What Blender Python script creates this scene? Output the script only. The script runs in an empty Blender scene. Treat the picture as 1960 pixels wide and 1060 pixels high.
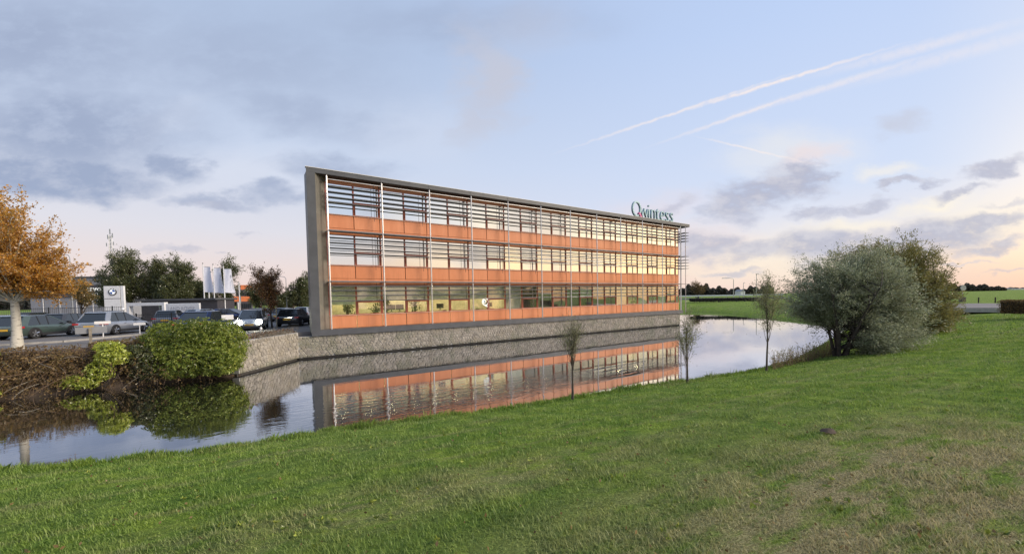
import bpy, math, random
import numpy as np
from mathutils import Vector, Matrix, Euler
C = bpy.context.scene.collection
S = bpy.context.scene
PI = math.pi; R = math.radians

# ---------------------------------------------------------------- camera
FOC, CY0, PITCH, ROLL, EYE = 760.0, 598.7, R(2.10), R(1.10), 3.70
cam = bpy.data.cameras.new('camera')
cam.sensor_fit = 'HORIZONTAL'; cam.sensor_width = 36.0
cam.lens = FOC / 1960 * 36.0
cam.shift_y = (CY0 - 530) / 1960
cam.clip_start = 0.05; cam.clip_end = 6000
cam_o = bpy.data.objects.new('camera', cam); C.objects.link(cam_o)
cam_o.matrix_world = (Matrix.Translation((0, 0, EYE)) @ Matrix.Rotation(PI/2 - PITCH, 4, 'X')
                      @ Matrix.Rotation(-ROLL, 4, 'Z'))
S.camera = cam_o

def ray(px, py):
    a, b = px - 980, py - CY0
    cr, sr = math.cos(ROLL), math.sin(ROLL)
    u = a*cr - b*sr; v = a*sr + b*cr
    z = -v/FOC; c, s = math.cos(PITCH), math.sin(PITCH)
    return Vector((u/FOC, c + z*s, -s + z*c))
def gnd(px, py, z):
    r = ray(px, py); t = (z - EYE)/r.z
    return Vector((r.x*t, r.y*t, z))
def at(px, py, dist):
    r = ray(px, py); t = dist/r.y
    return Vector((r.x*t, dist, EYE + r.z*t))

# ---------------------------------------------------------------- colour management and sky
S.view_settings.view_transform = 'Standard'; S.view_settings.look = 'None'
S.view_settings.exposure = 0.08; S.view_settings.gamma = 1.0
S.view_settings.use_curve_mapping = False
S.render.engine = 'CYCLES'
S.cycles.max_bounces = 8; S.cycles.transparent_max_bounces = 24
S.cycles.glossy_bounces = 5; S.cycles.diffuse_bounces = 3

SUN_AZ, SUN_EL = R(88), R(8)        # azimuth measured from +Y towards +X

def lin(r, g, b, a=1.0):
    def f(c):
        c /= 255.0
        return c/12.92 if c <= 0.04045 else ((c+0.055)/1.055)**2.4
    return (f(r), f(g), f(b), a)

W = bpy.data.worlds.new('World'); S.world = W; W.use_nodes = True
def build_sky():
    nt = W.node_tree; nt.nodes.clear()
    N, L = nt.nodes.new, nt.links.new
    def math_(op, a, b=None, c=None, clamp=False):
        n = N('ShaderNodeMath'); n.operation = op; n.use_clamp = clamp
        for i, v in enumerate((a, b, c)):
            if v is None: continue
            if isinstance(v, (int, float)): n.inputs[i].default_value = v
            else: L(v, n.inputs[i])
        return n.outputs[0]
    def smooth(v, lo, hi, tlo=0.0, thi=1.0):
        n = N('ShaderNodeMapRange'); n.interpolation_type = 'SMOOTHSTEP'
        L(v, n.inputs[0])
        for i, x in zip((1, 2, 3, 4), (lo, hi, tlo, thi)): n.inputs[i].default_value = x
        return n.outputs[0]
    def mix(f, a, b, blend='MIX'):
        n = N('ShaderNodeMix'); n.data_type = 'RGBA'; n.blend_type = blend
        if isinstance(f, (int, float)): n.inputs[0].default_value = f
        else: L(f, n.inputs[0])
        for s, v in ((6, a), (7, b)):
            if isinstance(v, tuple): n.inputs[s].default_value = v
            else: L(v, n.inputs[s])
        return n.outputs[2]
    tc = N('ShaderNodeTexCoord').outputs['Generated']
    sep = N('ShaderNodeSeparateXYZ'); L(tc, sep.inputs[0])
    x, y, z = sep.outputs
    zc = math_('MAXIMUM', z, 0.0)
    # cosine of the horizontal angle to the sunset
    hl = math_('SQRT', math_('ADD', math_('MULTIPLY', x, x), math_('MULTIPLY', y, y)))
    cs = math_('DIVIDE', math_('ADD', math_('MULTIPLY', x, math.sin(SUN_AZ)), math_('MULTIPLY', y, math.cos(SUN_AZ))),
               math_('MAXIMUM', hl, 0.001))
    def ramp(stops):
        n = N('ShaderNodeValToRGB'); e = n.color_ramp.elements
        while len(e) < len(stops): e.new(0.5)
        for i, (p, c) in enumerate(stops): e[i].position = p; e[i].color = c
        L(zc, n.inputs[0]); return n.outputs[0]
    away = ramp([(0.0, lin(240, 214, 205)), (0.07, lin(236, 220, 217)), (0.15, lin(223, 222, 231)),
                 (0.30, lin(202, 214, 236)), (0.50, lin(180, 197, 225)), (1.0, lin(150, 172, 208))])
    side = ramp([(0.0, lin(244, 212, 196)), (0.06, lin(246, 224, 208)), (0.13, lin(230, 229, 237)),
                 (0.21, lin(211, 223, 246)), (0.50, lin(190, 210, 245)), (1.0, lin(160, 186, 228))])
    warm = ramp([(0.0, (1.10, .60, .30, 1)), (0.05, (1.50, 1.08, .60, 1)), (0.17, (1.45, 1.20, .86, 1)),
                 (0.32, (.92, .90, .92, 1)), (0.55, lin(205, 218, 243)), (1.0, lin(165, 190, 230))])
    base = mix(smooth(cs, -0.45, 0.75), away, side)
    base = mix(smooth(cs, 0.72, 0.985), base, warm)
    # the physical sky of the same sun, blended in
    sk = N('ShaderNodeTexSky'); sk.sky_type = 'NISHITA'; sk.sun_disc = False
    sk.sun_elevation = SUN_EL; sk.sun_rotation = SUN_AZ; sk.dust_density = 2.0
    nis = N('ShaderNodeVectorMath'); nis.operation = 'SCALE'; L(sk.outputs[0], nis.inputs[0]); nis.inputs[3].default_value = 0.10
    # clouds: gnomonic coordinates of the sky in front, warped by noise
    yy = math_('MAXIMUM', y, 0.04)
    gx, gz = math_('DIVIDE', x, yy), math_('DIVIDE', z, yy)
    comb = N('ShaderNodeCombineXYZ'); L(gx, comb.inputs[0]); L(gz, comb.inputs[1])
    st = N('ShaderNodeVectorMath'); st.operation = 'MULTIPLY'; L(comb.outputs[0], st.inputs[0]); st.inputs[1].default_value = (1, 2.0, 1)
    def noise(vec, scale, detail, rough=0.55, dist=0.0):
        n = N('ShaderNodeTexNoise'); L(vec, n.inputs['Vector'])
        n.inputs['Scale'].default_value = scale; n.inputs['Detail'].default_value = detail
        n.inputs['Roughness'].default_value = rough; n.inputs['Distortion'].default_value = dist
        return n
    n1 = noise(st.outputs[0], 5.0, 7, 0.6)
    off = N('ShaderNodeVectorMath'); off.operation = 'SUBTRACT'; L(n1.outputs['Color'], off.inputs[0]); off.inputs[1].default_value = (0.5, 0.5, 0.5)
    sc = N('ShaderNodeVectorMath'); sc.operation = 'MULTIPLY'; L(off.outputs[0], sc.inputs[0]); sc.inputs[1].default_value = (0.30, 0.13, 0)
    wp = N('ShaderNodeVectorMath'); wp.operation = 'ADD'; L(comb.outputs[0], wp.inputs[0]); L(sc.outputs[0], wp.inputs[1])
    n2 = noise(st.outputs[0], 11.0, 8, 0.62)
    front = smooth(y, 0.03, 0.12)
    def g(px, py):
        r = ray(px, py); return r.x/r.y, r.z/r.y
    def blob(vec, px, py, sx, sy, rot, amp, edge=0.35):
        m = N('ShaderNodeMapping'); m.vector_type = 'TEXTURE'; L(vec, m.inputs[0])
        a, b = g(px, py)
        m.inputs[1].default_value = (a, b, 0); m.inputs[2].default_value = (0, 0, R(rot)); m.inputs[3].default_value = (sx/FOC, sy/FOC, 1)
        ln = N('ShaderNodeVectorMath'); ln.operation = 'LENGTH'; L(m.outputs[0], ln.inputs[0])
        return smooth(ln.outputs[1], edge, 1.15, amp, 0.0)
    def union(vec, lst):
        acc = None
        for t in lst:
            v = blob(vec, *t)
            acc = v if acc is None else math_('MAXIMUM', acc, v)
        return math_('MULTIPLY', acc, front)
    w = wp.outputs[0]
    # bright warm breaks low in the right half, pale breaks left
    glow = union(w, [(1480, 500, 420, 70, 3, .55, 0), (1880, 420, 260, 70, 5, .6, 0), (1620, 430, 160, 24, 8, .75, 0),
                     (1800, 385, 120, 22, 8, .8, 0), (1500, 290, 190, 60, 0, .35, 0), (1700, 330, 80, 18, 0, .5, 0)])
    base = mix(glow, base, lin(255, 245, 226))
    pink = union(w, [(1300, 470, 170, 60, 0, .45, 0), (1560, 300, 60, 26, 10, .45, 0), (1260, 395, 120, 40, 5, .3, 0), (1350, 540, 200, 30, 0, .5, 0)])
    base = mix(pink, base, lin(246, 218, 210))
    pale = union(w, [(470, 330, 190, 70, 0, .45, 0), (300, 240, 150, 30, 20, .25, 0), (800, 250, 160, 80, -10, .25, 0)])
    base = mix(pale, base, lin(222, 226, 239))
    # soft grey-blue veil, upper left
    veil = union(w, [(120, 250, 330, 130, 0, .95, .1), (110, 335, 240, 50, -3, 1, .55), (420, 120, 430, 130, -5, .55, 0), (560, 215, 240, 60, -12, .6, 0),
                     (340, 305, 80, 38, -20, .95, .3), (40, 90, 420, 170, 0, .85, 0), (640, 320, 150, 30, -3, .75, .2), (400, 385, 110, 18, -4, .8, .2),
                     (520, 370, 90, 20, 3, .8, .2), (860, 50, 380, 60, 0, .45, 0)])
    rag = math_('MULTIPLY', veil, smooth(n2.outputs[0], 0.30, 0.58, 0.66, 1.0))
    base = mix(rag, base, lin(158, 171, 199))
    greyw = union(w, [(935, 150, 75, 130, 12, .8, .1), (905, 235, 55, 60, 0, .6, .1), (1725, 238, 62, 32, 0, .62, 0), (1010, 60, 120, 70, 0, .3, 0)])
    base = mix(greyw, base, lin(198, 200, 214))
    # distinct clouds
    solid = union(w, [(1475, 365, 120, 46, 17, .98, .45), (1400, 398, 75, 40, -8, .9, .4), (1545, 335, 50, 26, 15, .98, .5), (1350, 475, 75, 30, 0, .85, .35),
                      (1460, 480, 110, 22, 4, .8, .3), (1590, 470, 110, 42, 5, .95, .4), (1760, 455, 180, 46, 6, .95, .4), (1870, 425, 120, 20, 12, .9, .3), (1600, 402, 70, 14, 14, .7, .2),
                      (1900, 468, 90, 15, 14, .8, .3), (1740, 353, 62, 9, 6, .9, .3), (1900, 322, 90, 17, 9, .92, .3), (1850, 362, 66, 11, 13, .85, .3), (1560, 405, 60, 12, 17, .75, .2),
                      (1655, 382, 60, 13, 6, .75, .2), (1400, 515, 90, 7, 0, .65, .2), (1930, 520, 60, 5, 3, .5, .2), (1850, 502, 70, 4, 3, .5, .2), (1940, 380, 60, 8, 8, .5, .2), (1280, 392, 45, 16, 20, .6, .1),
                      (325, 477, 58, 7, 0, .6, .2), (465, 441, 34, 6, 0, .5, .1), (420, 478, 24, 5, 0, .45, .1), (400, 388, 60, 12, 0, .5, .1)])
    solid = math_('MULTIPLY', solid, smooth(n2.outputs[0], 0.30, 0.52, 0.5, 1.0))
    ccol = mix(smooth(n2.outputs[0], 0.38, 0.66), lin(174, 178, 200), lin(204, 204, 216))
    base = mix(solid, base, ccol)
    # vapour trails
    tn = noise(comb.outputs[0], 40, 3)
    ws = N('ShaderNodeVectorMath'); ws.operation = 'SCALE'
    o2 = N('ShaderNodeVectorMath'); o2.operation = 'SUBTRACT'; L(tn.outputs['Color'], o2.inputs[0]); o2.inputs[1].default_value = (.5, .5, .5)
    L(o2.outputs[0], ws.inputs[0]); ws.inputs[3].default_value = 0.010
    wt = N('ShaderNodeVectorMath'); wt.operation = 'ADD'; L(comb.outputs[0], wt.inputs[0]); L(ws.outputs[0], wt.inputs[1])
    trail = union(wt.outputs[0], [(1300, 214, 250, 4.0, 17.3, .62, 0), (1480, 160, 270, 4.6, 15.6, .8, 0), (1760, 92, 240, 13, 13.5, .36, 0),
                                  (1440, 212, 215, 5, 18.0, .55, 0), (1600, 162, 250, 9, 15.8, .42, 0), (1820, 108, 260, 17, 14, .28, 0),
                                  (1440, 287, 130, 3.0, -14, .55, 0)])
    trail = math_('MULTIPLY', trail, smooth(tn.outputs[0], 0.25, 0.55, 0.5, 1.0))
    base = mix(trail, base, lin(255, 240, 232))
    # scattered soft cloud over the part of the sky behind the viewer, so reflections have structure
    nb = noise(tc, 2.6, 6, 0.6)
    back = math_('MULTIPLY', math_('MULTIPLY', smooth(nb.outputs[0], 0.50, 0.66), math_('SUBTRACT', 1.0, front)), 0.5)
    base = mix(back, base, lin(186, 186, 204))
    base = mix(0.05, base, nis.outputs[0])
    bg = N('ShaderNodeBackground'); L(base, bg.inputs[0]); bg.inputs[1].default_value = 1.0
    out = N('ShaderNodeOutputWorld'); L(bg.outputs[0], out.inputs[0])
build_sky()

sun = bpy.data.lights.new('sun', 'SUN'); sun.energy = 3.6; sun.angle = R(24); sun.color = (1.0, .86, .70)
sun_o = bpy.data.objects.new('sun', sun); C.objects.link(sun_o)
SL_AZ, SL_EL = R(98), R(29)
sd = Vector((math.sin(SL_AZ)*math.cos(SL_EL), math.cos(SL_AZ)*math.cos(SL_EL), math.sin(SL_EL)))
sun_o.rotation_euler = sd.to_track_quat('Z', 'Y').to_euler()

# ---------------------------------------------------------------- materials
M = {}
class NB:
    """small node-building helper"""
    def __init__(s, name):
        s.m = bpy.data.materials.new(name); s.m.use_nodes = True; s.nt = s.m.node_tree
        s.nt.nodes.clear(); s.out = s.N('ShaderNodeOutputMaterial')
    def N(s, t): return s.nt.nodes.new(t)
    def L(s, a, b): s.nt.links.new(a, b)
    def pos(s): return s.N('ShaderNodeNewGeometry').outputs['Position']
    def obj(s): return s.N('ShaderNodeTexCoord').outputs['Object']
    def rnd(s): return s.N('ShaderNodeNewGeometry').outputs['Random Per Island']
    def orand(s): return s.N('ShaderNodeObjectInfo').outputs['Random']
    def scale(s, v, k):
        n = s.N('ShaderNodeMapping'); s.L(v, n.inputs[0]); n.inputs[3].default_value = k; return n.outputs[0]
    def rotscale(s, v, rz, k):
        n = s.N('ShaderNodeMapping'); n.vector_type = 'TEXTURE'; s.L(v, n.inputs[0]); n.inputs[2].default_value = (0, 0, rz)
        n.inputs[3].default_value = tuple(1/q for q in k); return n.outputs[0]
    def noise(s, v, sc, det=4, rough=.55, out=0):
        n = s.N('ShaderNodeTexNoise'); s.L(v, n.inputs['Vector']); n.inputs['Scale'].default_value = sc
        n.inputs['Detail'].default_value = det; n.inputs['Roughness'].default_value = rough; return n.outputs[out]
    def mr(s, v, a, b, c=0., d=1.):
        n = s.N('ShaderNodeMapRange'); n.interpolation_type = 'SMOOTHSTEP'; s.L(v, n.inputs[0])
        for i, q in zip((1, 2, 3, 4), (a, b, c, d)): n.inputs[i].default_value = q
        return n.outputs[0]
    def math(s, op, a, b=None, clamp=False):
        n = s.N('ShaderNodeMath'); n.operation = op; n.use_clamp = clamp
        for i, v in enumerate((a, b)):
            if v is None: continue
            if isinstance(v, (int, float)): n.inputs[i].default_value = v
            else: s.L(v, n.inputs[i])
        return n.outputs[0]
    def mix(s, f, a, b, blend='MIX'):
        n = s.N('ShaderNodeMix'); n.data_type = 'RGBA'; n.blend_type = blend
        if isinstance(f, (int, float)): n.inputs[0].default_value = f
        else: s.L(f, n.inputs[0])
        for i, v in ((6, a), (7, b)):
            if isinstance(v, tuple): n.inputs[i].default_value = v if len(v) == 4 else v + (1,)
            else: s.L(v, n.inputs[i])
        return n.outputs[2]
    def bump(s, h, strength, dist=.02):
        n = s.N('ShaderNodeBump'); s.L(h, n.inputs['Height']); n.inputs['Strength'].default_value = strength
        n.inputs['Distance'].default_value = dist; return n.outputs[0]
    def pbr(s, col, rough=.6, metal=0., nrm=None, spec=.5, trans=None):
        p = s.N('ShaderNodeBsdfPrincipled')
        if isinstance(col, tuple): p.inputs['Base Color'].default_value = col if len(col) == 4 else col + (1,)
        else: s.L(col, p.inputs['Base Color'])
        if isinstance(rough, (int, float)): p.inputs['Roughness'].default_value = rough
        else: s.L(rough, p.inputs['Roughness'])
        p.inputs['Metallic'].default_value = metal; p.inputs['Specular IOR Level'].default_value = spec
        if nrm is not None: s.L(nrm, p.inputs['Normal'])
        return p.outputs[0]
    def done(s, sh):
        s.L(sh, s.out.inputs[0]); M[s.m.name] = s.m; return s.m

def simple(name, col, rough=.6, metal=0., var=.12, sc=3., bump=0., spec=.5):
    b = NB(name); v = b.obj(); n = b.noise(v, sc, 5)
    c = b.mix(b.mr(n, .3, .7), tuple(q*(1-var) for q in col), tuple(min(1, q*(1+var)) for q in col))
    nr = b.bump(b.noise(v, sc*12, 3), bump, .01) if bump else None
    return b.done(b.pbr(c, rough, metal, nr, spec))
def emis(name, col, k):
    b = NB(name); e = b.N('ShaderNodeEmission'); e.inputs[0].default_value = col + (1,); e.inputs[1].default_value = k
    return b.done(e.outputs[0])

simple('blade_lit_front', (.17, .17, .18), .4, .3)
simple('frame_grey', (.075, .078, .085), .45, 0, .14, 1.2)
simple('soffit_dark', (.06, .045, .04), .6)
simple('reveal_metal', (.20, .19, .165), .35, .3, .12, 1.5)
simple('coping_pale', (.62, .60, .57), .4)
simple('mullion_red', (.40, .11, .07), .45)
simple('window_frame_red', (.44, .115, .055), .45)
simple('pole_steel', (.62, .60, .58), .35, .55, .08)
simple('blade_grey', (.075, .08, .095), .4, .1, .08)  # dark tone carries the shade under the blades
simple('ledge_grey', (.20, .19, .19), .45, .2)
simple('rod_black', (.03, .03, .035), .5)
simple('sill_pale', (.72, .55, .47), .4)
simple('concrete', (.36, .35, .33), .85, 0, .15, 1.5, .3)
simple('undercut_shade', (.05, .045, .04), .8)  # dark colour stands for the shadow under the wall
simple('room_wall', (.66, .60, .44), .9)
simple('slat_pale', (.62, .66, .58), .9)
simple('slat_dark', (.07, .07, .075), .8)
simple('room_wall_grey', (.20, .22, .20), .9)
simple('room_floor', (.16, .15, .13), .8)
simple('ceiling_white', (.5, .5, .46), .9)
simple('furniture_wood', (.42, .27, .14), .6)
simple('furniture_dark', (.03, .03, .035), .5)
simple('white_paint', (.78, .78, .78), .4, 0, .05)
simple('black_paint', (.02, .02, .022), .4)
simple('fence_black', (.018, .02, .02), .5)
simple('teal_letter', (.24, .37, .42), .4, .2)
simple('teal_side', (.24, .38, .42), .35, .3)
simple('pink_letter', (.62, .12, .30), .4)
simple('blue_emblem', (.015, .10, .42), .35)
simple('galv', (.38, .40, .41), .4, .6)
simple('plate_yellow', (.85, .50, .04), .4, 0, .03)
simple('tyre', (.018, .018, .019), .8)
simple('rim', (.55, .56, .58), .3, .8)
simple('plastic_dark', (.03, .031, .034), .55)
simple('chrome', (.6, .6, .62), .15, .9, .02)
simple('grey_print', (.45, .45, .48), .6)
simple('brick_brown', (.34, .27, .22), .85, 0, .2, 2.5)
simple('roof_tile', (.24, .21, .19), .85, 0, .2, 3)
simple('orange_paint', (.62, .18, .06), .5)
simple('clad_grey', (.27, .28, .30), .5, .1, .06)
simple('sign_dark', (.055, .052, .06), .4)
simple('soil', (.07, .05, .035), .95, 0, .35, 4, .6)
simple('kerb', (.34, .33, .31), .85, 0, .12, 4, .3)
simple('flag_white', (.74, .76, .86), .8, 0, .06, 1.5)
emis('headlight_on', (1.0, .98, .78), 60.0)
emis('room_light', (1.0, .84, .48), 75)
emis('white_lit', (1.0, 1.0, .96), 1.1)

def m_orange():
    b = NB('spandrel_orange'); v = b.obj(); 
    n = b.noise(b.scale(v, (1, 1, .25)), 2.2, 6, .6)
    c = b.mix(b.mr(n, .3, .72), (.63, .235, .105), (.72, .29, .14))
    c = b.mix(b.math('MULTIPLY', b.orand(), .55), c, (.58, .20, .085))
    c = b.mix(b.mr(b.noise(b.scale(v, (3, 3, .12)), 3.0, 4, .6), .52, .75, 0, .35), c, (.42, .17, .085))
    b.done(b.pbr(c, .33, 0, b.bump(b.noise(v, 60, 2), .04, .005)))
m_orange()

def m_glass(name, tint, refl_lo, refl_hi, wav=.012):
    b = NB(name); v = b.pos()
    nr = b.bump(b.noise(b.scale(v, (.35, .35, .5)), 1.0, 1, .4), 1.0, wav)
    wn = b.N('ShaderNodeTexWhiteNoise'); wn.noise_dimensions = '1D'; b.L(b.orand(), wn.inputs['W'])
    o1 = b.N('ShaderNodeVectorMath'); o1.operation = 'SUBTRACT'; b.L(wn.outputs['Color'], o1.inputs[0]); o1.inputs[1].default_value = (.5, .5, .5)
    o2 = b.N('ShaderNodeVectorMath'); o2.operation = 'SCALE'; b.L(o1.outputs[0], o2.inputs[0]); o2.inputs[3].default_value = .035
    o3 = b.N('ShaderNodeVectorMath'); o3.operation = 'ADD'; b.L(nr, o3.inputs[0]); b.L(o2.outputs[0], o3.inputs[1])
    o4 = b.N('ShaderNodeVectorMath'); o4.operation = 'NORMALIZE'; b.L(o3.outputs[0], o4.inputs[0]); nr = o4.outputs[0]
    g = b.N('ShaderNodeBsdfGlossy'); g.inputs[0].default_value = (.97, .97, .94, 1); g.inputs['Roughness'].default_value = .015; b.L(nr, g.inputs['Normal'])
    t = b.N('ShaderNodeBsdfTransparent'); t.inputs[0].default_value = tint + (1,)
    lw = b.N('ShaderNodeLayerWeight'); lw.inputs[0].default_value = .5
    f = b.mr(lw.outputs['Facing'], .1, .85, refl_lo, refl_hi)
    m = b.N('ShaderNodeMixShader'); b.L(f, m.inputs[0]); b.L(t.outputs[0], m.inputs[1]); b.L(g.outputs[0], m.inputs[2])
    b.done(m.outputs[0])
m_glass('window_glass', (.93, .95, .92), .14, .50)
m_glass('window_glass_upper', (.22, .26, .26), .88, .98)  # same glass; brighter sky reflection of upper floors built into its reflectance
def m_carglass():
    b = NB('car_glass')
    b.done(b.pbr((.02, .026, .03), .04, 0, None, 1.0))
m_carglass()

def carpaint(name, col, metal=.5):
    b = NB(name); p = b.N('ShaderNodeBsdfPrincipled')
    n = b.noise(b.obj(), 2.0, 3)
    b.L(b.mix(b.mr(n, .3, .7), tuple(q*.85 for q in col), col), p.inputs['Base Color'])
    p.inputs['Metallic'].default_value = metal; p.inputs['Roughness'].default_value = .32
    p.inputs['Coat Weight'].default_value = .8; p.inputs['Coat Roughness'].default_value = .05
    b.done(p.outputs[0])
carpaint('paint_green', (.10, .145, .125)); carpaint('paint_silver', (.42, .45, .50)); carpaint('paint_black', (.02, .02, .025), .2)
carpaint('paint_darkblue', (.03, .055, .16)); carpaint('paint_lightblue', (.45, .54, .66)); carpaint('paint_darkgrey', (.07, .073, .08))
carpaint('paint_grey', (.26, .27, .28)); carpaint('paint_white', (.6, .62, .64), .0); carpaint('tail_red', (.55, .02, .03), 0); carpaint('lamp_clear', (.6, .62, .65), .3)

def m_stone():
    b = NB('stone'); v = b.obj(); r = b.rnd()
    c = b.mix(r, (.21, .19, .16), (.36, .325, .275))
    c = b.mix(b.mr(b.noise(v, 2.0, 5), .45, .7, 0, .6), c, (.27, .235, .17))
    c = b.mix(b.mr(b.noise(v, .7, 4), .5, .62, 0, .45), c, (.15, .16, .10))
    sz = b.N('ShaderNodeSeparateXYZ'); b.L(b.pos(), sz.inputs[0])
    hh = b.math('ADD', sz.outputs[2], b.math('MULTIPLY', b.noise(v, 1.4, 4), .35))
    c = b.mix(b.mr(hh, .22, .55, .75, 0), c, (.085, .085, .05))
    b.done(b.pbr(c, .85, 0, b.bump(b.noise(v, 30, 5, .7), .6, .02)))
m_stone()

def m_asphalt():
    b = NB('asphalt'); v = b.pos()
    c = b.mix(b.mr(b.noise(v, .35, 5), .3, .7), (.115, .105, .10), (.175, .16, .155))
    c = b.mix(b.mr(b.noise(v, 60, 3, .7), .3, .8), c, (.20, .19, .18), 'MIX')
    c = b.mix(b.mr(b.noise(v, 1.3, 4), .62, .7, 0, .6), c, (.12, .10, .07))
    b.done(b.pbr(c, .8, 0, b.bump(b.noise(v, 80, 3), .4, .01)))
m_asphalt()

def grass_colour(b):
    v = b.pos()
    big = b.noise(v, .35, 4, .6); mid = b.noise(v, 1.6, 5, .6)
    c = b.mix(b.mr(mid, .35, .65), (.130, .245, .028), (.290, .400, .055))
    c = b.mix(b.mr(big, .42, .66, 0, .6), c, (.21, .29, .07))
    c = b.mix(b.mr(b.noise(v, 5.5, 4, .65), .46, .62, 0, .5), c, (.07, .14, .026))
    # dry streaks, drawn out along the mowing direction
    dv = b.rotscale(v, R(24), (.45, 1.5, 1))
    dry = b.mr(b.noise(b.rotscale(v, R(24), (.28, 1.7, 1)), 1.15, 8, .7), .50, .64)
    # the worn patch near the viewer's right
    m = b.N('ShaderNodeMapping'); m.vector_type = 'TEXTURE'; b.L(v, m.inputs[0])
    m.inputs[1].default_value = (4.6, 4.3, 2); m.inputs[2].default_value = (0, 0, R(28)); m.inputs[3].default_value = (6.6, 2.5, 5)
    ln = b.N('ShaderNodeVectorMath'); ln.operation = 'LENGTH'; b.L(m.outputs[0], ln.inputs[0])
    patch = b.mr(ln.outputs[1], .2, 1.25, 1, 0)
    m2 = b.N('ShaderNodeMapping'); m2.vector_type = 'TEXTURE'; b.L(v, m2.inputs[0])
    m2.inputs[1].default_value = (-.6, 5.3, 2); m2.inputs[2].default_value = (0, 0, R(26)); m2.inputs[3].default_value = (6.5, .95, 5)
    ln2 = b.N('ShaderNodeVectorMath'); ln2.operation = 'LENGTH'; b.L(m2.outputs[0], ln2.inputs[0])
    patch2 = b.mr(ln2.outputs[1], .2, 1.2, .75, 0)
    pm = b.math('MAXIMUM', patch, b.math('MULTIPLY', patch2, .72))
    d2 = b.mr(b.noise(dv, 2.3, 8, .75), .36, .55)
    dd = b.math('MAXIMUM', b.math('MULTIPLY', dry, .36), b.math('MULTIPLY', pm, b.math('MULTIPLY', d2, 1.0)), clamp=True)
    return c, dd
def m_grass():
    b = NB('grass_blade'); c, dd = grass_colour(b); r = b.rnd()
    c = b.mix(b.math('MULTIPLY', r, .55), c, (.32, .43, .09))
    c = b.mix(b.mr(r, .0, .35, .75, 0), c, (.05, .10, .02))
    straw = b.mix(r, (.30, .25, .12), (.60, .52, .29))
    k = b.math('MULTIPLY', dd, b.mr(r, .0, .5, .55, 1))
    c = b.mix(k, c, straw)
    d = b.N('ShaderNodeBsdfDiffuse'); b.L(c, d.inputs[0]); t = b.N('ShaderNodeBsdfTranslucent'); b.L(c, t.inputs[0])
    g = b.N('ShaderNodeBsdfGlossy'); g.inputs['Roughness'].default_value = .45; g.inputs[0].default_value = (.8, .8, .8, 1)
    m = b.N('ShaderNodeMixShader'); m.inputs[0].default_value = .4; b.L(d.outputs[0], m.inputs[1]); b.L(t.outputs[0], m.inputs[2])
    m2 = b.N('ShaderNodeMixShader'); m2.inputs[0].default_value = .025; b.L(m.outputs[0], m2.inputs[1]); b.L(g.outputs[0], m2.inputs[2])
    b.done(m2.outputs[0])
    b = NB('lawn_ground'); c, dd = grass_colour(b); v = b.pos()
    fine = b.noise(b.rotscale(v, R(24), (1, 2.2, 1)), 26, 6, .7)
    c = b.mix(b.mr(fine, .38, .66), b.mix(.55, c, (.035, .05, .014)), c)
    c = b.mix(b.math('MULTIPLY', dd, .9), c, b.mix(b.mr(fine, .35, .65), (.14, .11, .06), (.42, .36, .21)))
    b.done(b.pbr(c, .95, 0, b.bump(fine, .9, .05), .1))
m_grass()

def m_water():
    b = NB('canal_water'); v = b.pos()
    sv = b.rotscale(v, R(34), (.55, 1.7, 1))
    n1 = b.noise(sv, 2.4, 3, .5); n2 = b.noise(b.rotscale(v, R(10), (.8, 1.6, 1)), 6.0, 2, .5)
    mask = b.mr(b.noise(v, .16, 2, .5), .44, .60, .10, 1.0)
    # livelier water in front of the building's left half
    m = b.N('ShaderNodeMapping'); m.vector_type = 'TEXTURE'; b.L(v, m.inputs[0])
    m.inputs[1].default_value = (-2.5, 15.2, 0); m.inputs[2].default_value = (0, 0, R(30)); m.inputs[3].default_value = (8, 2.4, 1)
    ln = b.N('ShaderNodeVectorMath'); ln.operation = 'LENGTH'; b.L(m.outputs[0], ln.inputs[0])
    mask = b.math('ADD', b.math('MULTIPLY', mask, .07), b.mr(ln.outputs[1], .2, 1.2, .42, 0))
    h = b.math('MULTIPLY', b.math('ADD', n1, b.math('MULTIPLY', n2, .25)), mask)
    nr = b.bump(h, 1.0, .030)
    g = b.N('ShaderNodeBsdfGlossy'); g.inputs['Roughness'].default_value = .012; g.inputs[0].default_value = (.93, .95, 1, 1); b.L(nr, g.inputs['Normal'])
    d = b.N('ShaderNodeBsdfDiffuse'); d.inputs[0].default_value = (.020, .020, .012, 1)
    fr = b.N('ShaderNodeFresnel'); fr.inputs[0].default_value = 1.9; b.L(nr, fr.inputs['Normal'])
    f = b.mr(fr.outputs[0], .08, .55, .22, .86)
    mx = b.N('ShaderNodeMixShader'); b.L(f, mx.inputs[0]); b.L(d.outputs[0], mx.inputs[1]); b.L(g.outputs[0], mx.inputs[2])
    b.done(mx.outputs[0])
m_water()

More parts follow.
